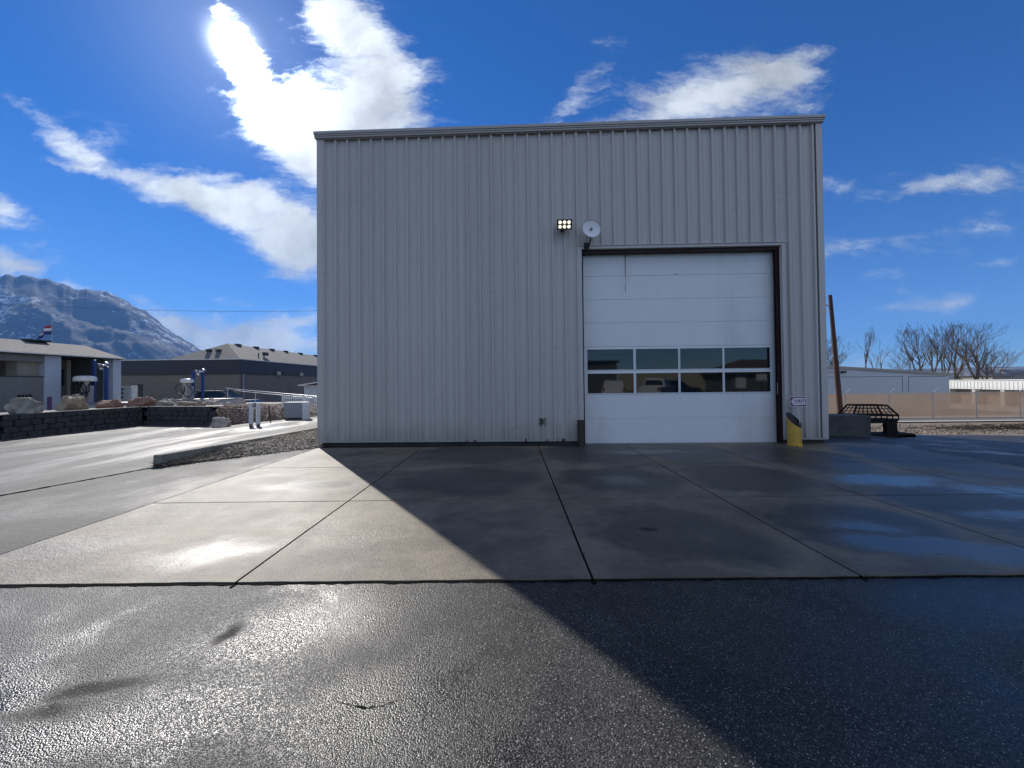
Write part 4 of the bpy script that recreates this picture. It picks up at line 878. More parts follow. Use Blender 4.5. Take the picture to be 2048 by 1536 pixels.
# ------------------------------------------------------------------ brick hall
xc = -22.3; yc = 32.0
cc_ = D(480, 718, yc); xc = cc_.x; zt_ = cc_.z; zf = D(480, 747.5, yc).z
BH = thing('brick_hall', 'long brick hall with dark navy fascia and a hipped shingle roof', 'hall', (xc, yc, -0.35))
M_brick = bpy.data.materials.new('brick'); t = nt(M_brick); p = N(t, 'ShaderNodeBsdfPrincipled'); tcb = N(t, 'ShaderNodeTexCoord')
cmb = N(t, 'ShaderNodeCombineXYZ'); spx = N(t, 'ShaderNodeSeparateXYZ'); L(t, tcb.outputs['Object'], spx.inputs[0]); L(t, math_(t, 'ADD', spx.outputs[0], spx.outputs[1]), cmb.inputs[0]); L(t, spx.outputs[2], cmb.inputs[1])
br = N(t, 'ShaderNodeTexBrick'); br.inputs['Scale'].default_value = 1.0; br.inputs['Brick Width'].default_value = 0.4; br.inputs['Row Height'].default_value = 0.2; br.inputs['Mortar Size'].default_value = 0.012
br.inputs['Color1'].default_value = (0.17, 0.15, 0.125, 1); br.inputs['Color2'].default_value = (0.24, 0.21, 0.175, 1); br.inputs['Mortar'].default_value = (0.12, 0.11, 0.10, 1); L(t, cmb.outputs[0], br.inputs['Vector'])
L(t, mixc(t, 0.6, br.outputs[0], mixc(t, noise_(t, mapped(t, tcb.outputs['Object'], scale=(0.3, 0.3, 3)), 2, 3), (0.12, 0.105, 0.09), (0.3, 0.26, 0.22))), p.inputs['Base Color']); p.inputs['Roughness'].default_value = 0.85; out_mat(t, p.outputs[0])
M_navy = mat('navy_fascia', (0.028, 0.026, 0.038), 0.5, var=0.1, vscale=0.6)
b = MB(); b.box((-60, yc + 0.1, -0.9), (xc - 0.1, yc + 55, zf + 0.1)); b.build('wall', M_brick, BH)
b = MB(); b.box((-60, yc, zf), (xc, yc + 55.1, zt_ - 0.02)); b.build('fascia', M_navy, BH)
b = MB(); b.box((-60, yc - 0.03, zt_ - 0.03), (xc + 0.03, yc + 55.13, zt_ + 0.03)); b.build('drip_edge', M_edge, BH)
xl = D(338, 716, yc).x; xr_ = (xl + xc) / 2; ya = xr_ / (ray(455, 770).x / ray(455, 770).y); za = CAMZ + (D(455, 687, ya).z - CAMZ)
b = MB(); b.add([(xc, yc, zt_ + 0.031), (xl, yc, zt_ + 0.031), (xr_, ya, za), (xr_, yc + 50, za), (xc, yc + 55, zt_ + 0.031), (xl, yc + 55, zt_ + 0.031)], [(0, 1, 2), (0, 2, 3, 4), (1, 5, 3, 2), (5, 4, 3), (0, 4, 5, 1)]); b.build('roof', M_shing, BH)
M_vent = mat('vent_brown', (0.04, 0.03, 0.03), 0.6)
for px, py in ((418, 700), (437, 700)):
    f_ = (zt_ - CAMZ); P = D(px, py, yc + (ya - yc) * 0.45); b = MB(); b.box((P.x - 0.17, P.y - 0.15, P.z - 0.15), (P.x + 0.17, P.y + 0.15, P.z + 0.06)); b.build('roof_vent', M_vent, BH)
for k, yy in enumerate((35.5, 38, 40.5, 43, 46, 49.5, 53, 57)):
    b = MB(); b.box((xr_ - 0.05, yy, za - 0.12), (xr_ + 0.3, yy + 0.5, za + 0.06)); b.build('ridge_vent', M_vent, BH)
for (pa, pb) in (((517, 707), (517, 716)), ((528, 709), (536, 715))):
    f = 0.25; q = xc + (xr_ - xc) * f; d = ray(pa[0], 715); y = q / d.x * d.y; z = zt_ + (za - zt_) * f; b = MB()
    b.cyl((q, y, z - 0.1), (q, y, z + 0.38), 0.05, n=8)
    if pa[0] > 520: b.box((q - 0.1, y - 0.1, z + 0.2), (q + 0.15, y + 0.45, z + 0.5))
    b.build('roof_flue', M_vent, BH)
b = MB(); b.box((xc + 0.001, yc + 1.5, zf - 0.0), (xc + 0.1, yc + 1.6, zf + 0.0001)) if False else None
b = MB(); b.cyl((xc + 0.06, yc + 0.35, -0.3), (xc + 0.06, yc + 0.35, zf), 0.05, n=8); b.build('downpipe', mat('downpipe_grey', (0.3, 0.33, 0.36), 0.5), BH)
for yy in (37.0, 41.0):
    b = MB(); b.box((xc + 0.002, yy, zf - 0.02), (xc + 0.22, yy + 0.28, zf + 0.32)); b.build('wall_lamp', mat('lamp_case', (0.5, 0.5, 0.45), 0.5), BH)
# ------------------------------------------------------------------ gate area
def make_rail(): pass
M_wht = mat('white_paint', (0.7, 0.72, 0.74), 0.35, var=0.03)
HR = thing('handrail', 'pair of thin white pipe handrails sloping down along the brick hall', 'handrail', (D(455, 800, 23).x, 23, 0.0))
for dy, (a, c) in enumerate((((452, 776), (640, 793)), ((455, 781), (640, 799)))):
    A_, C_ = D(*a, 24.0), D(*c, 22.0); b = MB(); b.tube([A_ + Vector((0, 0.6 * dy, 0)), A_.lerp(C_, 0.12) + Vector((0, 0.6 * dy, -0.02)), C_ + Vector((0, 0.6 * dy, 0))], 0.013, n=8); b.build('rail', M_wht, HR)
for k in range(4):
    f = 0.02 + k / 3.2; A_ = D(452, 776, 24.0).lerp(D(640, 793, 22.0), f); b = MB(); b.cyl((A_.x, A_.y, -0.1), A_, 0.014, n=8); b.build('rail_post', M_wht, HR)
def picket(px0, px1, ytop, ybot, dep, n, lab, name='picket_gate'):
    a, c = D(px0, ytop, dep), D(px1, ytop, dep); zb = 0.02; T_ = thing(name, lab, 'gate', ((a.x + c.x) / 2, dep, 0.0)); zt = a.z
    for z in (zb + 0.14, zt - 0.06): b = MB(); b.box((a.x, dep - 0.02, z - 0.025), (c.x, dep + 0.02, z + 0.025)); b.build('rail', M_wht, T_)
    for k in range(n):
        x = a.x + (c.x - a.x) * k / (n - 1); b = MB(); r = 0.035 if k in (0, n - 1) else 0.016; b.box((x - r, dep - 0.045, zb if r > 0.02 else 0.08), (x + r, dep - 0.0205, zt + (0.04 if r > 0.02 else 0.09))); b.build('picket', M_wht, T_)
picket(566, 609, 794, 838, 18.4, 13, 'white picket gate leaf behind the slatted enclosure panel')
picket(611, 652, 794, 836, 19.6, 10, 'white picket fence section next to the metal warehouse corner', 'picket_fence')
a, c = D(567.5, 806, 17.5), D(608, 838, 17.5)
EP = thing('slatted_cabinet', 'boxy pale slatted cabinet on the driveway before the white gate', 'cabinet', ((a.x + c.x) / 2, 17.6, 0))
M_pan = mat('slat_panel', (0.42, 0.43, 0.47), 0.5, var=0.06)
b = MB(); b.box((a.x, 17.5, 0.07), (c.x, 18.0, a.z)); 
for k in range(16):
    x = a.x + 0.03 + (c.x - a.x - 0.06) * k / 15; b.box((x - 0.012, 17.478, 0.09), (x + 0.012, 17.4995, a.z - 0.03))
b.build('panel_box', M_pan, EP); b = MB(); b.box((a.x - 0.02, 17.46, a.z), (c.x + 0.02, 18.02, a.z + 0.03)); b.build('lid', M_wht, EP)
b = MB(); b.box((a.x + 0.02, 17.52, 0.0), (c.x - 0.0, 17.98, 0.069)); b.build('plinth', M_black, EP)
a2 = D(615, 806, 17.3); b = MB(); b.box((c.x + 0.03, 17.3, 0.0), (a2.x + 0.03, 17.42, a.z + 0.03)); tag(b.build('gate_post', M_wht, origin=(a2.x, 17.35, 0)), 'thick white square gate post right beside the slatted cabinet', 'gate post')
# small shed
s0, s1 = D(605, 771, 26.0), D(665, 771, 26.0)
SH = thing('white_shed', 'small pale shed with a sloping roof behind the white picket fence', 'shed', ((s0.x + s1.x) / 2, 27, -0.3))
b = MB(); b.box((s0.x + 0.1, 26.0, -0.4), (s1.x, 29, s0.z)); b.build('wall', mat('shed_blue_white', (0.45, 0.5, 0.55), 0.6), SH)
b = MB(); b.prism([(s0.x - 0.15, 25.7, s0.z - 0.02), (s1.x, 25.7, s0.z + 0.3), (s1.x, 25.7, s0.z + 0.36), (s0.x - 0.15, 25.7, s0.z + 0.04)], (0, 3.6, 0)); b.build('roof', M_wht, SH)
# pvc posts with the number plate
p0 = G(502, 853); dp_ = p0.y
PV = thing('number_post', 'two white upright posts joined by a black plate numbered 8', 'sign post', (p0.x, dp_, 0))
for px, r in ((502, 0.075), (517.5, 0.06)):
    q = D(px, 806, dp_); b = MB(); b.cyl((q.x, dp_, 0.09), (q.x, dp_, q.z), r, n=16); b.build('post', M_wht, PV, smooth_=False)
    b = MB(); b.cyl((q.x, dp_, -0.01), (q.x, dp_, 0.09), r * 0.75, n=10); b.build('footing', M_fnd, PV)
q = D(509, 806, dp_ + 0.0); b = MB(); b.cyl((q.x, dp_ + 0.12, -0.01), (q.x, dp_ + 0.12, q.z - 0.1), 0.025, n=8); b.build('stake', M_wht, PV)
q0, q1 = D(505.5, 806, dp_ - 0.08), D(511.5, 814, dp_ - 0.08); b = MB(); b.box((q0.x, dp_ - 0.09, q1.z), (q1.x, dp_ - 0.078, q0.z)); b.build('number_plate', M_black, PV)
me = text_mesh('8', 0.13); me.materials.append(M_wht); o = bpy.data.objects.new('lettering', me); COL.objects.link(o); o.parent = PV; o.location = ((q0.x + q1.x) / 2 - p0.x, -0.094, (q0.z + q1.z) / 2); o.rotation_euler = (R(90), 0, 0)
q0, q1 = D(538, 808, 16.6), D(541, 838, 16.6); b = MB(); b.tube([(q1.x + 0.02, 16.6, 0.0), (q0.x + 0.01, 16.6, 0.4), (q0.x, 16.6, q0.z)], 0.022, n=7); tag(b.build('marker_stake', mat('dark_red', (0.09, 0.015, 0.01), 0.6), origin=(q1.x, 16.6, 0)), 'thin dark red marker stake in the gravel slope', 'stake')
# ------------------------------------------------------------------ right side
M_cblk = mat('dark_block', (0.07, 0.07, 0.07), 0.85, var=0.3, vscale=4, bump=0.5)
a, c = D(1640, 832, 10.9), D(1743, 874, 10.9)
zb_ = g(c.x, 10.9) - 0.04
b = MB(); b.box((a.x - 0.4, 10.9, zb_), (c.x, 11.6, a.z)); tag(b.build('concrete_block', M_cblk, origin=(a.x, 11.2, zb_), bevel=0.02), 'long low dark concrete block beside the warehouse, pole rising behind', 'concrete block')
# steel rack with a flared grid basket
yr = 12.3
def Rk(px, py, dy=0): return D(px, py, yr + dy)
base = Rk(1775, 867); zg_ = g(base.x, yr)
SR = thing('steel_rack', 'black steel rack with a flared grid basket on a thick leg', 'rack', (base.x, yr, zg_))
M_blk = mat('rack_black', (0.012, 0.010, 0.009), 0.8, 0.0, var=0.3, spec=0.2)
b = MB()
for dy in (0.0, 0.55):
    k = 0.0 if dy == 0 else 0.0
    T0, T1, B0, B1 = Rk(1719, 811), Rk(1780, 811), Rk(1706, 831), Rk(1797, 831)
    for p in (T0, T1, B0, B1): p.y = yr + dy
    if dy: 
        for p in (T0, T1): p.y -= 0.1
    else:
        for p in (T0, T1): p.y += 0.1
    for p, q in ((T0, T1), (B0, B1), (T0, B0), (T1, B1)): b.cyl(p, q, 0.028, n=6)
    for f in (0.33, 0.66): b.cyl(T0.lerp(B0, f), T1.lerp(B1, f), 0.012, n=5)
    for i in range(1, 9): f = i / 9; b.cyl(T0.lerp(T1, f), B0.lerp(B1, f), 0.012, n=5)
for P_ in ((1719, 811, 0.1, 0.45), (1780, 811, 0.1, 0.45), (1706, 831, 0, 0.55), (1797, 831, 0, 0.55)):
    A_ = Rk(P_[0], P_[1]); A_.y = yr + P_[2]; C_ = A_.copy(); C_.y = yr + P_[3]; b.cyl(A_, C_, 0.025, n=6)
b.build('grid_basket', M_blk, SR)
b = MB()
A_, C_ = Rk(1706, 832), Rk(1797, 840); b.box((A_.x, yr, C_.z), (A_.x + 0.05, yr + 0.55, A_.z)); 
for i in range(9): x = A_.x + (C_.x - A_.x) * i / 8; b.cyl((x, yr, C_.z - 0.02), (x, yr, A_.z), 0.018, n=5)
A_, C_ = Rk(1712, 837), Rk(1797, 846); b.box((A_.x, yr + 0.02, C_.z), (C_.x, yr + 0.53, A_.z - 0.03)); b.build('beam', M_blk, SR)
A_, C_ = Rk(1774.5, 846), Rk(1797, 871); b = MB(); b.prism([(A_.x, yr + 0.03, A_.z + 0.002), (C_.x, yr + 0.03, A_.z + 0.002), (C_.x + 0.02, yr + 0.03, zg_ + 0.1), (A_.x, yr + 0.03, zg_ + 0.1)], (0, 0.12, 0)); b.build('leg', M_blk, SR)
A_, C_ = Rk(1722, 862), Rk(1831, 868); b = MB(); b.box((A_.x, yr, zg_ - 0.02), (C_.x, yr + 0.55, zg_ + 0.1)); b.box((C_.x - 0.55, yr + 0.0, zg_ - 0.02), (C_.x + 0.02, yr + 0.7, zg_ + 0.04)); b.build('skid_base', M_blk, SR)
A_ = Rk(1722, 846); C_ = Rk(1741, 870); b = MB(); b.box((A_.x, yr + 0.04, zg_ + 0.1), (C_.x - 0.15, yr + 0.12, A_.z - 0.0)); b.build('leg', M_blk, SR)
# leaning utility pole
yp = 21.0; tp = D(1660, 590, yp); bp = D(1683, 845, yp); bp.z = g(bp.x, yp)
UP = thing('utility_pole', 'leaning brown wooden utility pole at the right corner of the warehouse', 'utility pole', bp)
M_pole = mat('pole_wood', (0.09, 0.045, 0.03), 0.8, var=0.35, vscale=4, bump=0.4, bscale=30, dirt=(0.05, 0.035, 0.03), dscale=1.5)
b = MB(); b.cyl(bp - Vector((0, 0, 0.1)), tp, 0.145, 0.09, n=20); b.build('pole_shaft', M_pole, UP, smooth_=False)
q = D(1659, 613, yp); q2 = D(1638, 605.5, yp - 0.3); b = MB(); b.tube([q, q.lerp(q2, 0.6) + Vector((0, 0, 0.05)), q2], 0.035, n=8); b.build('lamp_arm', mat('galvanised', (0.6, 0.62, 0.64), 0.35, 0.3), UP)
b = MB(); b.lathe([(0.03, 0.1), (0.1, 0.02), (0.13, -0.04), (0.11, -0.07)], c=q2, n=14); b.build('lamp_head', mat('galv_head', (0.5, 0.52, 0.54), 0.4), UP)
b = MB(); b.tube([D(1658, 616, yp), D(1650, 629, yp + .1), D(1640, 648, yp + .2)], 0.012, n=5); b.build('brace_wire', M_black, UP)
# ------------------------------------------------------------------ chain-link fence with tan screen
yf = 27.6; x0f, x1f = 14.0, 62.0
M_scr = bpy.data.materials.new('tan_screen'); t = nt(M_scr); df = N(t, 'ShaderNodeBsdfDiffuse'); tr = N(t, 'ShaderNodeBsdfTransparent'); tl = N(t, 'ShaderNodeBsdfTranslucent'); mx = N(t, 'ShaderNodeMixShader'); mx2 = N(t, 'ShaderNodeMixShader')
tcf = N(t, 'ShaderNodeTexCoord'); nf = noise_(t, mapped(t, tcf.outputs['Object'], scale=(0.6, 1, 0.3)), 1.2, 4)
L(t, mixc(t, maprange(t, nf, 0.3, 0.7, 0, 1), (0.2, 0.145, 0.105), (0.29, 0.215, 0.16)), df.inputs[0]); tl.inputs[0].default_value = (0.32, 0.24, 0.18, 1)
mx2.inputs[0].default_value = 0.5; L(t, df.outputs[0], mx2.inputs[1]); L(t, tl.outputs[0], mx2.inputs[2]); mx.inputs[0].default_value = 0.84; L(t, tr.outputs[0], mx.inputs[1]); L(t, mx2.outputs[0], mx.inputs[2]); out_mat(t, mx.outputs[0])
CF = thing('chain_link_fence', 'long chain-link fence with tan privacy screen and angled barb arms', 'fence', (24, yf, -1.28))
zt_ = D(1850, 785.5, yf).z; zb_ = -1.27
b = MB(); n = 160; 
for i in range(n + 1):
    x = x0f + (x1f - x0f) * i / n; b.v += [Vector((x, yf + 0.03 * math.sin(x * 1.7), zb_ + 0.04)), Vector((x, yf + 0.01 * math.sin(x * 2.7), zt_ - 0.03))]
for i in range(n): b.f.append((2 * i, 2 * i + 2, 2 * i + 3, 2 * i + 1))
b.build('privacy_screen', M_scr, CF, fix=False)
M_galv = mat('galvanised_pipe', (0.5, 0.5, 0.48), 0.4, 0.4)
b = MB(); b.cyl((x0f, yf, zt_), (x1f, yf, zt_), 0.025, n=8); b.build('top_rail', M_galv, CF)
xp = D(1691, 800, yf).x; step = (D(2039, 800, yf).x - xp) / 4; k = -3
while xp + step * k < x1f:
    x = xp + step * k; b = MB(); b.cyl((x, yf - 0.03, zb_), (x, yf - 0.03, zt_ + 0.05), 0.035, n=8); b.tube([(x, yf - 0.03, zt_ + 0.05), (x + 0.22, yf - 0.25, zt_ + 0.36)], 0.022, n=6); b.build('fence_post', M_galv, CF); k += 1
b = MB()
for q in (0.35, 0.65, 0.95): b.cyl((x0f, yf - 0.03 - 0.22 * q, zt_ + 0.05 + 0.31 * q), (x1f, yf - 0.03 - 0.22 * q, zt_ + 0.05 + 0.31 * q), 0.005, n=4)
b.build('barbed_wire', M_galv, CF)
# pale road strip and debris
grid_sheet('far_road', rng(8, 90, 60), rng(24.1, 27.3, 8), lambda x, y: g(x, y) + 0.01, M_road)
grid_sheet('storage_yard', rng(14, 120, 60), rng(27.9, 80, 20), lambda x, y: g(x, y) - 0.02, mat('yard_gravel', (0.3, 0.27, 0.23), 0.9))
rd = random.Random(17); pts = []
for i in range(3600):
    x = rd.uniform(13, 34); y = rd.uniform(15.0, 21.5); 
    if noise.noise(Vector((x * 0.5, y * 0.7, 2))) < -0.1 + rd.uniform(-0.3, 0.3): continue
    pts.append((x, y, g(x, y) - 0.04))
stones('dirt_stones', pts, 0.03, 0.10, stone_mat('dirt_stones_mat', (0.12, 0.085, 0.06), (0.36, 0.28, 0.21)), 9)
b = MB(); rd = random.Random(19)
for i in range(420):
    x = rd.gauss(24.5, 2.6); y = rd.gauss(17.6, 0.5); z = g(x, y) + rd.uniform(-0.03, 0.10); a_ = rd.gauss(0.15, 0.4); l = rd.uniform(0.4, 1.4)
    b.tube([(x, y, z), (x + math.cos(a_) * l * .5, y + math.sin(a_) * l * .5, z + rd.uniform(0, .12)), (x + math.cos(a_) * l, y + math.sin(a_) * l, z + rd.uniform(-0.05, .1))], 0.01, n=4, rs=[0.02, 0.015, 0.006])
b.build('brush_debris', M_twig, kind='stuff', fix=False)
# ------------------------------------------------------------------ white warehouse behind the fence
yw = 34.0
M_ww = mat('white_sheeting', (0.5, 0.53, 0.57), 0.5, var=0.03)
WB = thing('white_storage_building', 'wide low white metal building behind the tan fence', 'building', (30, yw, -1.3))
wl = [(1560, 728.0), (1898, 749.0)]
A_, C_ = D(1500, 724.5, yw), D(1898, 748.5, yw)
b = MB(); b.prism([(A_.x, yw, -1.35), (C_.x, yw, -1.35), (C_.x, yw, C_.z - 0.1), (A_.x, yw, A_.z - 0.1)], (0, 22, 0)); b.build('wall', M_ww, WB)
b = MB(); b.prism([(A_.x, yw - 0.12, A_.z - 0.1), (C_.x + 0.15, yw - 0.12, C_.z - 0.1), (C_.x + 0.15, yw - 0.12, C_.z + 0.12), (A_.x, yw - 0.12, A_.z + 0.12)], (0, 22.3, 0)); b.build('roof', mat('tan_roof_trim', (0.33, 0.31, 0.28), 0.6), WB)
M_line = mat('panel_seam', (0.1, 0.11, 0.13), 0.6)
b = MB()
def lineb(p, q, w_=0.02):
    P_, Q_ = D(*p, yw - 0.012), D(*q, yw - 0.012); d = (Q_ - P_); s = Vector((-d.z, 0, d.x)).normalized() * w_; b.prism([P_ + s, Q_ + s, Q_ - s, P_ - s], (0, 0.011, 0))
for p, q in (((1640, 754.5), (1805, 752.8)), ((1805, 752.8), (1805, 785)), ((1817, 753), (1817, 785)), ((1817, 753), (1890, 753)), ((1640, 746), (1684, 744.5))): lineb(p, q)
b.build('door_outlines', M_line, WB)
P_ = D(1688, 744, yw - 0.15); b = MB(); b.box((P_.x - 0.18, P_.y - 0.05, P_.z - 0.09), (P_.x + 0.18, P_.y + 0.14, P_.z + 0.09)); b.build('wall_light', M_fas, WB)
# ------------------------------------------------------------------ storage units
s1, s2 = D(1888, 762, 45.0), D(2048, 757.5, 36.2); dr = Vector((s2.x - s1.x, s2.y - s1.y, 0)).normalized(); s2 = s1 + dr * 22; nrm = Vector((dr.y, -dr.x, 0)); 
if nrm.x > 0: nrm = -nrm
bk = -nrm
SU = thing('storage_units', 'row of low storage units with bright white ribbed fascia and tan doors', 'storage units', (s1.x, s1.y, -1.3))
M_fasc = mat('bright_white_sheet', (0.72, 0.72, 0.66), 0.5, var=0.03)
zt_ = 1.27; zf_ = 0.34
def at(d_, n_, z): p = s1 + dr * d_ + nrm * n_; return Vector((p.x, p.y, z))
def obox(b, d0, d1, n0, n1, z0, z1):
    vs = [at(d0, n0, z0), at(d1, n0, z0), at(d1, n1, z0), at(d0, n1, z0), at(d0, n0, z1), at(d1, n0, z1), at(d1, n1, z1), at(d0, n1, z1)]
    b.add(vs, [(3, 2, 1, 0), (4, 5, 6, 7), (0, 1, 5, 4), (1, 2, 6, 5), (2, 3, 7, 6), (3, 0, 4, 7)])
b = MB(); obox(b, 0, 22, -0.05, 0.0, zf_, zt_)
for i in range(52): obox(b, 0.1 + i * 0.42, 0.14 + i * 0.42, 0.0005, 0.03, zf_ + 0.02, zt_ - 0.12)
b.build('fascia', M_fasc, SU)
b = MB(); obox(b, -0.1, 22.1, -8, 0.06, zt_, zt_ + 0.07); b.build('roof', M_fasc, SU)
b = MB(); obox(b, 0, 22, -8, -0.75, -1.35, zt_ - 0.01); b.build('wall', mat('storage_wall', (0.25, 0.21, 0.17), 0.7), SU)
dd = 0.3
for k in range(6):
    b = MB(); obox(b, dd, dd + 0.42, -0.7, -0.051, -1.35, zf_ + 0.3); b.build('pillar', mat('storage_pillar', (0.5, 0.45, 0.38), 0.6) if k == 0 else bpy.data.materials['storage_pillar'], SU)
    b = MB()
    for q in range(10): obox(b, dd + 0.45, dd + 3.1, -0.74, -0.70 + 0.02 * (q % 2), -1.3 + q * 0.16, -1.3 + q * 0.16 + 0.155)
    b.build('roll_door', mat('tan_roll_door', (0.3, 0.2, 0.14), 0.6) if k == 0 else bpy.data.materials['tan_roll_door'], SU)
    dd += 3.2
# ------------------------------------------------------------------ bare trees
M_bark = mat('grey_brown_bark', (0.10, 0.075, 0.057), 0.9, var=0.35, vscale=2)
M_bark2 = mat('pale_bark', (0.16, 0.125, 0.095), 0.9, var=0.3, vscale=2)
def bare_tree(px, ytop, dep, seed, lab, m=None, spread=0.8, fork=2, trunk_r=0.2, dens=1.0, lean=0.0, cat='tree', grp='bare trees beyond the white building'):
    rd = random.Random(seed); base = D(px, 760, dep); base.z = -1.35; top = D(px, ytop, dep).z; H = top - base.z
    T_ = thing('bare_tree', lab, cat, base, group=grp); tr = MB(); cr = MB()
    def grow(b, p, d, ln, r, lvl):
        n = 5; pts_ = [p]; rs = [r]; q = p.copy(); dd_ = d.copy()
        for i in range(n):
            dd_ = (dd_ + Vector((rd.uniform(-1, 1), rd.uniform(-1, 1), rd.uniform(-0.35, 0.75))) * (0.13 if lvl < 2 else 0.2)).normalized(); q = q + dd_ * ln / n; pts_.append(q.copy()); rs.append(max(0.009, r * (1 - 0.62 * (i + 1) / n)))
        b.tube(pts_, r, n=(9 if lvl == 0 else 6 if lvl == 1 else 4 if lvl < 4 else 3), rs=rs)
        return pts_, rs, dd_
    th = H * rd.uniform(0.22, 0.32)
    pts_, rs, d_ = grow(tr, base.copy(), Vector((lean, 0, 1)).normalized(), th, trunk_r, 0)
    def rec(p, d, ln, r, lvl):
        if lvl > 5 or r < 0.006: return
        if p.z + ln * d.z * 0.9 > top + 0.2: ln *= 0.6
        pts_, rs, de = grow(cr, p, d, ln, r, lvl)
        if lvl == 5: return
        k = {1: 5, 2: 5, 3: 4, 4: 3}[lvl]; k = max(2, int(round(k * dens * 0.86 + rd.uniform(-0.4, 0.4))))
        for i in range(k):
            ii = rd.choice((2, 3, 4, 5)); q = pts_[ii]; a = rd.uniform(0, 6.28); o = Vector((math.cos(a), math.sin(a) * 0.8, 0))
            nd = (de * 1.0 + o * rd.uniform(0.45, 1.0) * spread + Vector((0, 0, rd.uniform(0.0, 0.35)))).normalized()
            rec(q, nd, ln * rd.uniform(0.5, 0.8), rs[ii] * rd.uniform(0.55, 0.8), lvl + 1)
    e_ = pts_[-1]
    for k in range(fork):
        a = 6.28 * k / fork + rd.uniform(-0.5, 0.5) + (0.2 if fork == 2 else 0); o = Vector((math.cos(a), math.sin(a) * 0.6, 0))
        rec(e_, (Vector((lean, 0, 1)) + o * rd.uniform(0.25, 0.55) * spread).normalized(), (H - th) * rd.uniform(0.5, 0.62), trunk_r * 0.62, 1)
    tr.build('trunk', m or M_bark, T_, fix=False); cr.build('crown', m or M_bark, T_, fix=False)
TREES = [(1668, 676, 52, 'spreading bare tree directly behind the leaning utility pole', dict(fork=3, spread=1.1, trunk_r=0.17)),
 (1642, 690, 50, 'bare tree half hidden by the right edge of the warehouse', dict(fork=3, spread=1.0, trunk_r=0.15)),
 (1737, 667, 52, 'slender upright bare tree standing alone right of the pole', dict(fork=2, spread=0.45, trunk_r=0.16, dens=0.8)),
 (1756, 678, 53, 'small crooked bare tree just right of the slender one', dict(fork=2, spread=0.7, trunk_r=0.15, dens=0.7)),
 (1808, 700, 60, 'low bushy bare tree at the left of the big clump', dict(fork=4, spread=1.2, trunk_r=0.12, m=M_bark2)),
 (1842, 662, 50, 'tall bare tree leaning left at the near end of the clump', dict(fork=3, spread=0.75, trunk_r=0.22, lean=-0.12)),
 (1869, 651, 52, 'straight tall bare tree in the left half of the clump', dict(fork=2, spread=0.6, trunk_r=0.21)),
 (1890, 662, 54, 'bare tree with crossing limbs at the middle of the clump', dict(fork=3, spread=0.8, trunk_r=0.18)),
 (1914, 651, 48, 'dark thick bare tree with an S-bent trunk over the storage roof', dict(fork=2, spread=0.6, trunk_r=0.26, lean=0.14)),
 (1944, 650, 52, 'tall bare tree with a broad fan of limbs above the storage units', dict(fork=3, spread=0.75, trunk_r=0.25)),
 (1930, 690, 58, 'pale thin bare tree in the thick of the clump', dict(fork=4, spread=0.9, trunk_r=0.12, m=M_bark2)),
 (1976, 676, 54, 'wide bare tree with low limbs right of the tall ones', dict(fork=3, spread=1.1, trunk_r=0.16)),
 (2002, 700, 56, 'rightmost low bare tree with limbs reaching right', dict(fork=4, spread=1.2, trunk_r=0.12, m=M_bark2))]
for i, (px, yt, dep, lab, kw) in enumerate(TREES): bare_tree(px, yt, dep, 40 + i, lab, **kw)
# far houses on the right
for px0, px1, yt, dep, lab in ((1985, 2030, 744, 120, 'distant dark-roofed house with snow on the roof, left one'), (2020, 2075, 740, 135, 'distant dark-roofed house at the right edge of view')):
    a, c = D(px0, yt + 8, dep), D(px1, yt, dep); HS = thing('distant_house', lab, 'house', ((a.x + c.x) / 2, dep, -1.4), group='distant houses')
    b = MB(); b.box((a.x, dep, -1.4), (c.x, dep + 9, a.z)); b.build('wall', M_beige, HS)
    b = MB(); b.add([(a.x - .4, dep - .4, a.z), (c.x + .4, dep - .4, a.z), (c.x + .4, dep + 9.4, a.z), (a.x - .4, dep + 9.4, a.z), (a.x + 1.5, dep + 4.5, c.z + 0.4), (c.x - 1.5, dep + 4.5, c.z + 0.4)], [(0, 1, 5, 4), (1, 2, 5), (2, 3, 4, 5), (3, 0, 4), (0, 3, 2, 1)]); b.build('roof', mat('dark_snowy_roof', (0.05, 0.06, 0.08), 0.7, var=0.5, vscale=0.2, dirt=(0.6, 0.62, 0.66), dscale=0.15), HS)
# ------------------------------------------------------------------ power line
pts_ = []
for i in range(41):
    f = i / 40; px = -500 + 1250 * f; y = 577 + (px / 637) * 38 if px > 0 else 577 + px * 0.05; p = D(-500, 560, 46).lerp(D(760, 618.5, 46), f); p.z -= 1.5 * 4 * f * (1 - f) - 0.0; pts_.append(p)
b = MB(); b.tube(pts_, 0.017, n=5); tag(b.build('power_line', M_black, origin=tuple(pts_[0]), fix=False), 'thin black overhead power line crossing before the mountain', 'power line')
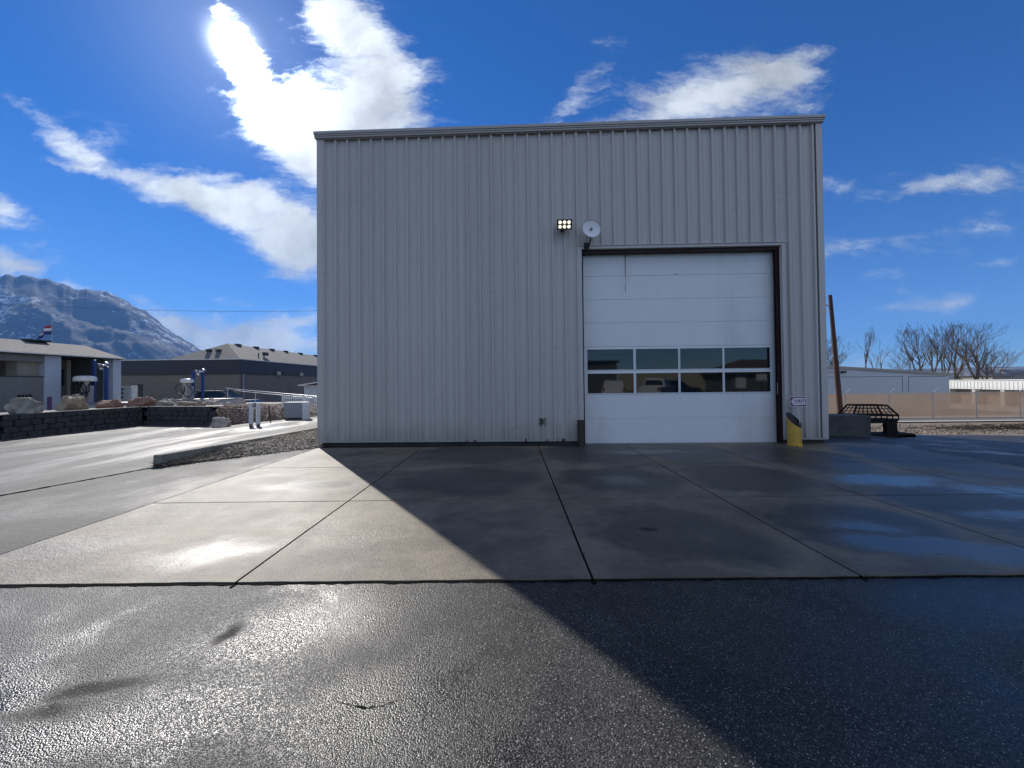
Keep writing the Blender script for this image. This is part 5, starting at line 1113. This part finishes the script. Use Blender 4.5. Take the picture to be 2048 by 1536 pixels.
# ------------------------------------------------------------------ mountain
PROF = [(-700, 640), (-400, 610), (-200, 575), (0, 553), (30, 551), (60, 552), (95, 560), (130, 572), (160, 577), (190, 578), (215, 585), (255, 602), (290, 624), (330, 655), (365, 678), (400, 699), (440, 712), (500, 728), (600, 745), (700, 758)]
def prof_el(a):
    # azimuth -> elevation tangent of crest
    for (p0, e0), (p1, e1) in zip(PA, PA[1:]):
        if p0 <= a <= p1: f = (a - p0) / (p1 - p0); return e0 + (e1 - e0) * f
    return PA[0][1] if a < PA[0][0] else PA[-1][1]
PA = []
for px, py in PROF:
    d = ray(px, py); PA.append((math.atan2(d.x, d.y), d.z / math.hypot(d.x, d.y)))
b = MB(); NA, NR = 520, 90; a0, a1 = PA[0][0], PA[-1][0]; R0, RC_, R1 = 2500.0, 4200.0, 5200.0
for i in range(NA):
    a = a0 + (a1 - a0) * i / (NA - 1); e_ = prof_el(a) * (1 + 0.02 * noise.fractal(Vector((a * 60, 0, 0)), 0.8, 2, 4))
    for j in range(NR):
        f = j / (NR - 1); r = R0 + (R1 - R0) * f; x, y = r * math.sin(a), r * math.cos(a)
        tt = min(1.0, (r - R0) / (RC_ - R0)); H_ = e_ * RC_ + CAMZ + 2
        P_ = Vector((x, y, 0)) * 0.0011
        rdg = noise.ridged_multi_fractal(P_ * 1.6 + Vector((3, 9, 0)), 0.9, 2.1, 6, 0.9, 1.9)
        fn = noise.fractal(P_ * 6, 0.9, 2.0, 5)
        if r <= RC_: H_ += 8 * fn * min(1.0, H_ / 200); z = H_ * (0.72 * tt + 0.28 * tt * tt) + math.sin(tt * math.pi) * 0.15 * max(H_, 60) * (rdg - 1.0) + min(1, tt * 3) * 12 * fn * min(1.0, H_ / 200)
        else: z = H_ * (1 - 0.55 * (r - RC_) / (R1 - RC_)) + 14 * fn * min(1.0, H_ / 200)
        if tt < 0.999: z = min(z, (e_ * r) * 0.985 + CAMZ)
        b.v.append(Vector((x, y, z - (3 if j == 0 else 0))))
for i in range(NA - 1):
    for j in range(NR - 1): b.f.append((i * NR + j, (i + 1) * NR + j, (i + 1) * NR + j + 1, i * NR + j + 1))
M_mt = bpy.data.materials.new('snowy_scrub'); t = nt(M_mt); p = N(t, 'ShaderNodeBsdfPrincipled'); tcm = N(t, 'ShaderNodeTexCoord'); v_ = tcm.outputs['Object']; ge = N(t, 'ShaderNodeNewGeometry'); sx = N(t, 'ShaderNodeSeparateXYZ'); L(t, ge.outputs['Normal'], sx.inputs[0])
sp_ = N(t, 'ShaderNodeSeparateXYZ'); L(t, v_, sp_.inputs[0])
n1_ = noise_(t, mapped(t, v_, scale=(1, 1, 1.6)), 0.012, 8, 0.72, 0.4); n2_ = noise_(t, mapped(t, v_, scale=(1, 1, 2.5)), 0.05, 5, 0.7)
n0_ = noise_(t, v_, 0.0022, 3, 0.5)
sn = math_(t, 'ADD', math_(t, 'MULTIPLY', math_(t, 'SUBTRACT', n1_, 0.5), 2.4), math_(t, 'ADD', math_(t, 'MULTIPLY', math_(t, 'SUBTRACT', n2_, 0.5), 1.8), math_(t, 'ADD', maprange(t, sp_.outputs[2], 100, 900, -0.30, 0.15, 'LINEAR'), math_(t, 'MULTIPLY', math_(t, 'SUBTRACT', n0_, 0.5), 1.6))))
L(t, mixc(t, maprange(t, sn, 0.03, 0.4, 0, 1), mixc(t, n1_, (0.012, 0.016, 0.016), (0.045, 0.045, 0.036)), (0.7, 0.72, 0.76)), p.inputs['Base Color']); p.inputs['Roughness'].default_value = 0.9; p.inputs['Specular IOR Level'].default_value = 0.1; out_mat(t, p.outputs[0])
b.build('mountain', M_mt, kind='structure', fix=False, smooth_=True)
# dark low ridge far right
b = MB(); pr_ = [(1500, 758), (1640, 757), (1800, 758), (1975, 757), (1995, 746), (2050, 741), (2300, 730)]; vs_ = []
for px, py in pr_: q = D(px, py, 900); vs_ += [Vector((q.x, q.y, -3)), q, q + Vector((0, 400, 10)), Vector((q.x, q.y + 700, -3))]
b.v = vs_; b.f = [(4 * i + k, 4 * i + 4 + k, 4 * i + 5 + k, 4 * i + 1 + k) for i in range(len(pr_) - 1) for k in range(3)]
b.build('far_hill', mat('far_hill_dark', (0.05, 0.05, 0.05), 0.9, var=0.5, vscale=0.02, dirt=(0.6, 0.6, 0.6), dscale=0.01), kind='structure', fix=False)
# ------------------------------------------------------------------ the air
if HAZE > 0:
    b = MB(); b.box((-5600, -300, -8), (5600, 5600, 860)); M_hz = bpy.data.materials.new('haze_air'); t = nt(M_hz); o_ = N(t, 'ShaderNodeOutputMaterial'); pv = N(t, 'ShaderNodeVolumePrincipled'); pv.inputs['Density'].default_value = HAZE; pv.inputs['Color'].default_value = (*HAZE_C, 1); pv.inputs['Anisotropy'].default_value = 0.0
    L(t, pv.outputs[0], o_.inputs['Volume']); b.build('haze', M_hz, kind='stuff')
# ------------------------------------------------------------------ what stands behind the photographer (seen mirrored in the door panes)
def Mir(px, py, back):          # point at y = -back on the reflected ray
    d = ray(px, py); o = P0 + RY * RC; k = (o - CP).dot(RY) / d.dot(RY); p = CP + d * k; n_ = RY; r_ = d - n_ * (2 * d.dot(n_)); return p + r_ * ((-back - p.y) / r_.y)
a = Mir(1150, 722, 22); c = Mir(1233, 722, 22)
b = MB(); RB = thing('dark_annex', 'plain dark grey building behind the photographer on the left', 'building', (c.x, -22, 0))
b.box((a.x - 10, -34, 0), (c.x, -22, 3.6)); b.build('wall', mat('annex_wall', (0.11, 0.11, 0.12), 0.8), RB); b = MB(); b.box((a.x - 10, -34.3, 3.601), (c.x + 0.3, -21.7, 3.8)); b.build('roof', M_fas, RB)
b = MB(); b.cyl((c.x - 4.5, -26, 3.8), (c.x - 4.5, -26, 5.2), 0.3, n=10); b.build('chimney', M_fas, RB)
a = Mir(1236, 770, 42); c = Mir(1452, 770, 42)
b = MB(); x = a.x
while x < c.x + 2: b.box((x, -42, -0.3), (x + 0.45, -41.9, 3.0)); b.box((x + 0.45, -42, -0.3), (x + 0.6, -41.94, 3.0)); x += 0.6
tag(b.build('ribbed_fence', mat('tan_ribbed', (0.42, 0.38, 0.27), 0.7), origin=(a.x, -42, 0)), 'tall tan ribbed metal fence beyond the parked cars', 'fence')
a = Mir(1462, 745, 34); c = Mir(1590, 745, 34)
HS = thing('grey_house', 'low grey-green house with a brown roof behind the lot', 'house', (a.x, -34, 0))
b = MB(); b.box((a.x, -44, -0.2), (c.x + 8, -34, 2.55))
for i in range(12): b.box((a.x, -33.999, 0.1 + i * 0.2), (c.x + 8, -33.98, 0.12 + i * 0.2))
b.build('wall', mat('house_siding', (0.13, 0.135, 0.12), 0.8), HS)
b = MB(); b.add([(a.x - .8, -33.2, 2.5), (c.x + 9, -33.2, 2.5), (c.x + 9, -45, 2.5), (a.x - .8, -45, 2.5), (a.x + 4, -39, 4.6), (c.x + 4, -39, 4.6)], [(0, 1, 5, 4), (1, 2, 5), (2, 3, 4, 5), (3, 0, 4), (0, 3, 2, 1)]); b.build('roof', mat('brown_roof', (0.12, 0.07, 0.05), 0.85), HS)
b = MB(); b.box((a.x + 0.6, -33.97, 0.5), (a.x + 1.9, -33.9, 2.2)); b.build('door', M_wht, HS)
h_ = Mir(1523, 770, 29); BHp = thing('basketball_hoop', 'white basketball backboard on a black pole by the house', 'hoop', (h_.x, -29, 0))
b = MB(); b.cyl((h_.x, -29, 0), (h_.x, -29, 2.2), 0.06); b.build('pole', M_black, BHp); b = MB(); b.box((h_.x - 0.6, -28.9, 1.5), (h_.x + 0.6, -28.86, 2.25)); b.build('backboard', M_wht, BHp); b = MB(); b.lathe([(0.22, 0), (0.24, 0.02), (0.22, 0.03)], c=(h_.x, -28.6, 1.6)); b.build('rim', M_black, BHp)
def vehicle(name, lab, cat, loc, rz, prof, roof, wid, col, wheels, wr, bed=None, light=(0.3, 0.01, 0.01)):
    """body lofted across its width from a side profile (x forward, z up)"""
    V = thing(name, lab, cat, loc, rz)
    M_b = mat(name + '_paint', col, 0.25, 0.1, var=0.03); M_g = M_glass
    def loft(pr, secs):
        b = MB(); n = len(pr)
        for yy, sx, sz, dz in secs:
            cx_ = sum(p[0] for p in pr) / n
            for x, z in pr: b.v.append(Vector((cx_ + (x - cx_) * sx, yy, z * sz + dz)))
        k = len(secs)
        b.f = [(i * n + j, i * n + (j + 1) % n, (i + 1) * n + (j + 1) % n, (i + 1) * n + j) for i in range(k - 1) for j in range(n)] + [tuple(range(n)), tuple(range((k - 1) * n, k * n))]
        return b
    h = wid / 2
    loft(prof, [(-h, 0.97, 0.97, 0.01), (-h * 0.97, 1, 1, 0), (-h * 0.6, 1.01, 1, 0), (h * 0.6, 1.01, 1, 0), (h * 0.97, 1, 1, 0), (h, 0.97, 0.97, 0.01)]).build('body', M_b, V, local=True, bevel=0.03)
    cb_ = loft(roof, [(-h * 0.93, 1, 1, 0)] + [(h * 0.93, 1, 1, 0)]); zt = max(z for x, z in roof); zb0 = min(z for x, z in roof)
    for v in cb_.v: v.y *= 1 - 0.22 * (v.z - zb0) / (zt - zb0)
    cb_.build('cabin', M_b, V, local=True, bevel=0.04)
    # windows just proud of the cabin
    cx_ = sum(x for x, z in roof) / len(roof); g_ = MB()
    for sgn in (-1, 1):
        pr = [(cx_ + (x - cx_) * 0.88, zb0 + 0.06 + (z - zb0) * 0.78) for x, z in roof]; g_.prism([Vector((x, sgn * (h * 0.93 * (1 - 0.22 * (z - zb0) / (zt - zb0)) + 0.004), z)) for x, z in pr], (0, sgn * 0.012, 0))
    xs_ = sorted(roof, key=lambda p: p[0]); lo_b = min(roof, key=lambda p: (p[1] > zb0 + 0.05, p[0])); hi_b = min([p for p in roof if p[1] > zt - 0.08], key=lambda p: p[0])
    for s0_, s1_ in (((lo_b[0], zb0), hi_b),):
        A1, A2 = Vector((s0_[0], 0, s0_[1])).lerp(Vector((s1_[0], 0, s1_[1])), 0.15), Vector((s0_[0], 0, s0_[1])).lerp(Vector((s1_[0], 0, s1_[1])), 0.85)
        g_.prism([A1 + Vector((-0.012, -h * 0.8, 0)), A1 + Vector((-0.012, h * 0.8, 0)), A2 + Vector((-0.012, h * 0.66, 0)), A2 + Vector((-0.012, -h * 0.66, 0))], (-0.02, 0, 0))
    g_.build('windows', M_g, V, local=True)
    for wx_ in wheels:
        for sgn in (-1, 1):
            b = MB(); b.lathe([(wr * 0.55, -0.11), (wr * 0.97, -0.11), (wr, -0.07), (wr, 0.07), (wr * 0.97, 0.11), (wr * 0.55, 0.11)], c=(wx_, sgn * (h - 0.1), wr), n=24, M=Matrix.Rotation(R(90), 3, 'X')); wh = b.build('wheel', M_hose, V, local=True)
            b = MB(); b.lathe([(0.03, -0.115), (wr * 0.52, -0.118), (wr * 0.54, 0.0), (wr * 0.52, 0.118), (0.03, 0.115)], c=(wx_, sgn * (h - 0.1), wr), n=16, M=Matrix.Rotation(R(90), 3, 'X')); b.build('rim', M_chrome, wh, local=True)
    xr = min(x for x, z in prof)
    for sgn in (-1, 1): b = MB(); b.box((xr - 0.02, sgn * h * 0.84 - 0.09, 0.75), (xr + 0.06, sgn * h * 0.84 + 0.09, 1.05)); b.build('tail_light', mat('tail_red', (0.25, 0.01, 0.01), 0.3), V, local=True)
    b = MB(); b.box((xr - 0.08, -h * 0.95, 0.42), (xr + 0.05, h * 0.95, 0.6)); b.build('bumper', M_chrome if bed else M_b, V, local=True, bevel=0.02)
    return V
suvp = [(-2.3, 0.35), (-2.35, 0.7), (-2.25, 1.02), (-1.0, 1.06), (0.8, 1.04), (2.1, 0.92), (2.35, 0.7), (2.35, 0.35), (0, 0.28)]
suvr = [(-2.2, 1.0), (-1.85, 1.55), (-1.5, 1.66), (0.1, 1.66), (0.9, 1.1), (0.95, 1.0)]
q = Mir(1240, 780, 12.5); vehicle('white_suv', 'white sport utility car parked tail-out beside the pickup', 'car', (q.x, -14.9, 0), R(-78), suvp, suvr, 1.88, (0.7, 0.71, 0.72), (-1.45, 1.4), 0.35)
pkp = [(-2.9, 0.5), (-2.92, 1.08), (-1.0, 1.08), (-0.98, 1.12), (1.3, 1.14), (2.7, 1.05), (2.85, 0.8), (2.85, 0.45), (0, 0.4)]
pkr = [(-0.95, 1.1), (-0.8, 1.75), (-0.5, 1.82), (0.6, 1.82), (1.25, 1.2), (1.3, 1.1)]
q = Mir(1290, 780, 12.5); vehicle('white_pickup', 'white pickup truck parked between the white car and the dark one', 'pickup truck', (q.x + 1.6, -14.5, 0), R(-58), pkp, pkr, 1.98, (0.72, 0.72, 0.73), (-1.8, 1.75), 0.4, bed=True)
q = Mir(1390, 780, 13); vehicle('dark_suv', 'dark blue sport utility car parked behind the white pickup', 'car', (q.x, -17.5, 0), R(-20), suvp, suvr, 1.9, (0.015, 0.025, 0.04), (-1.45, 1.4), 0.36)
q = D(432, 790, 28.5); V = vehicle('parked_car', 'dark blue car behind the far vacuum island, mostly hidden', 'car', (q.x + 0.2, 29.0, -0.45), R(8), suvp, suvr, 1.85, (0.01, 0.02, 0.035), (-1.45, 1.4), 0.35)
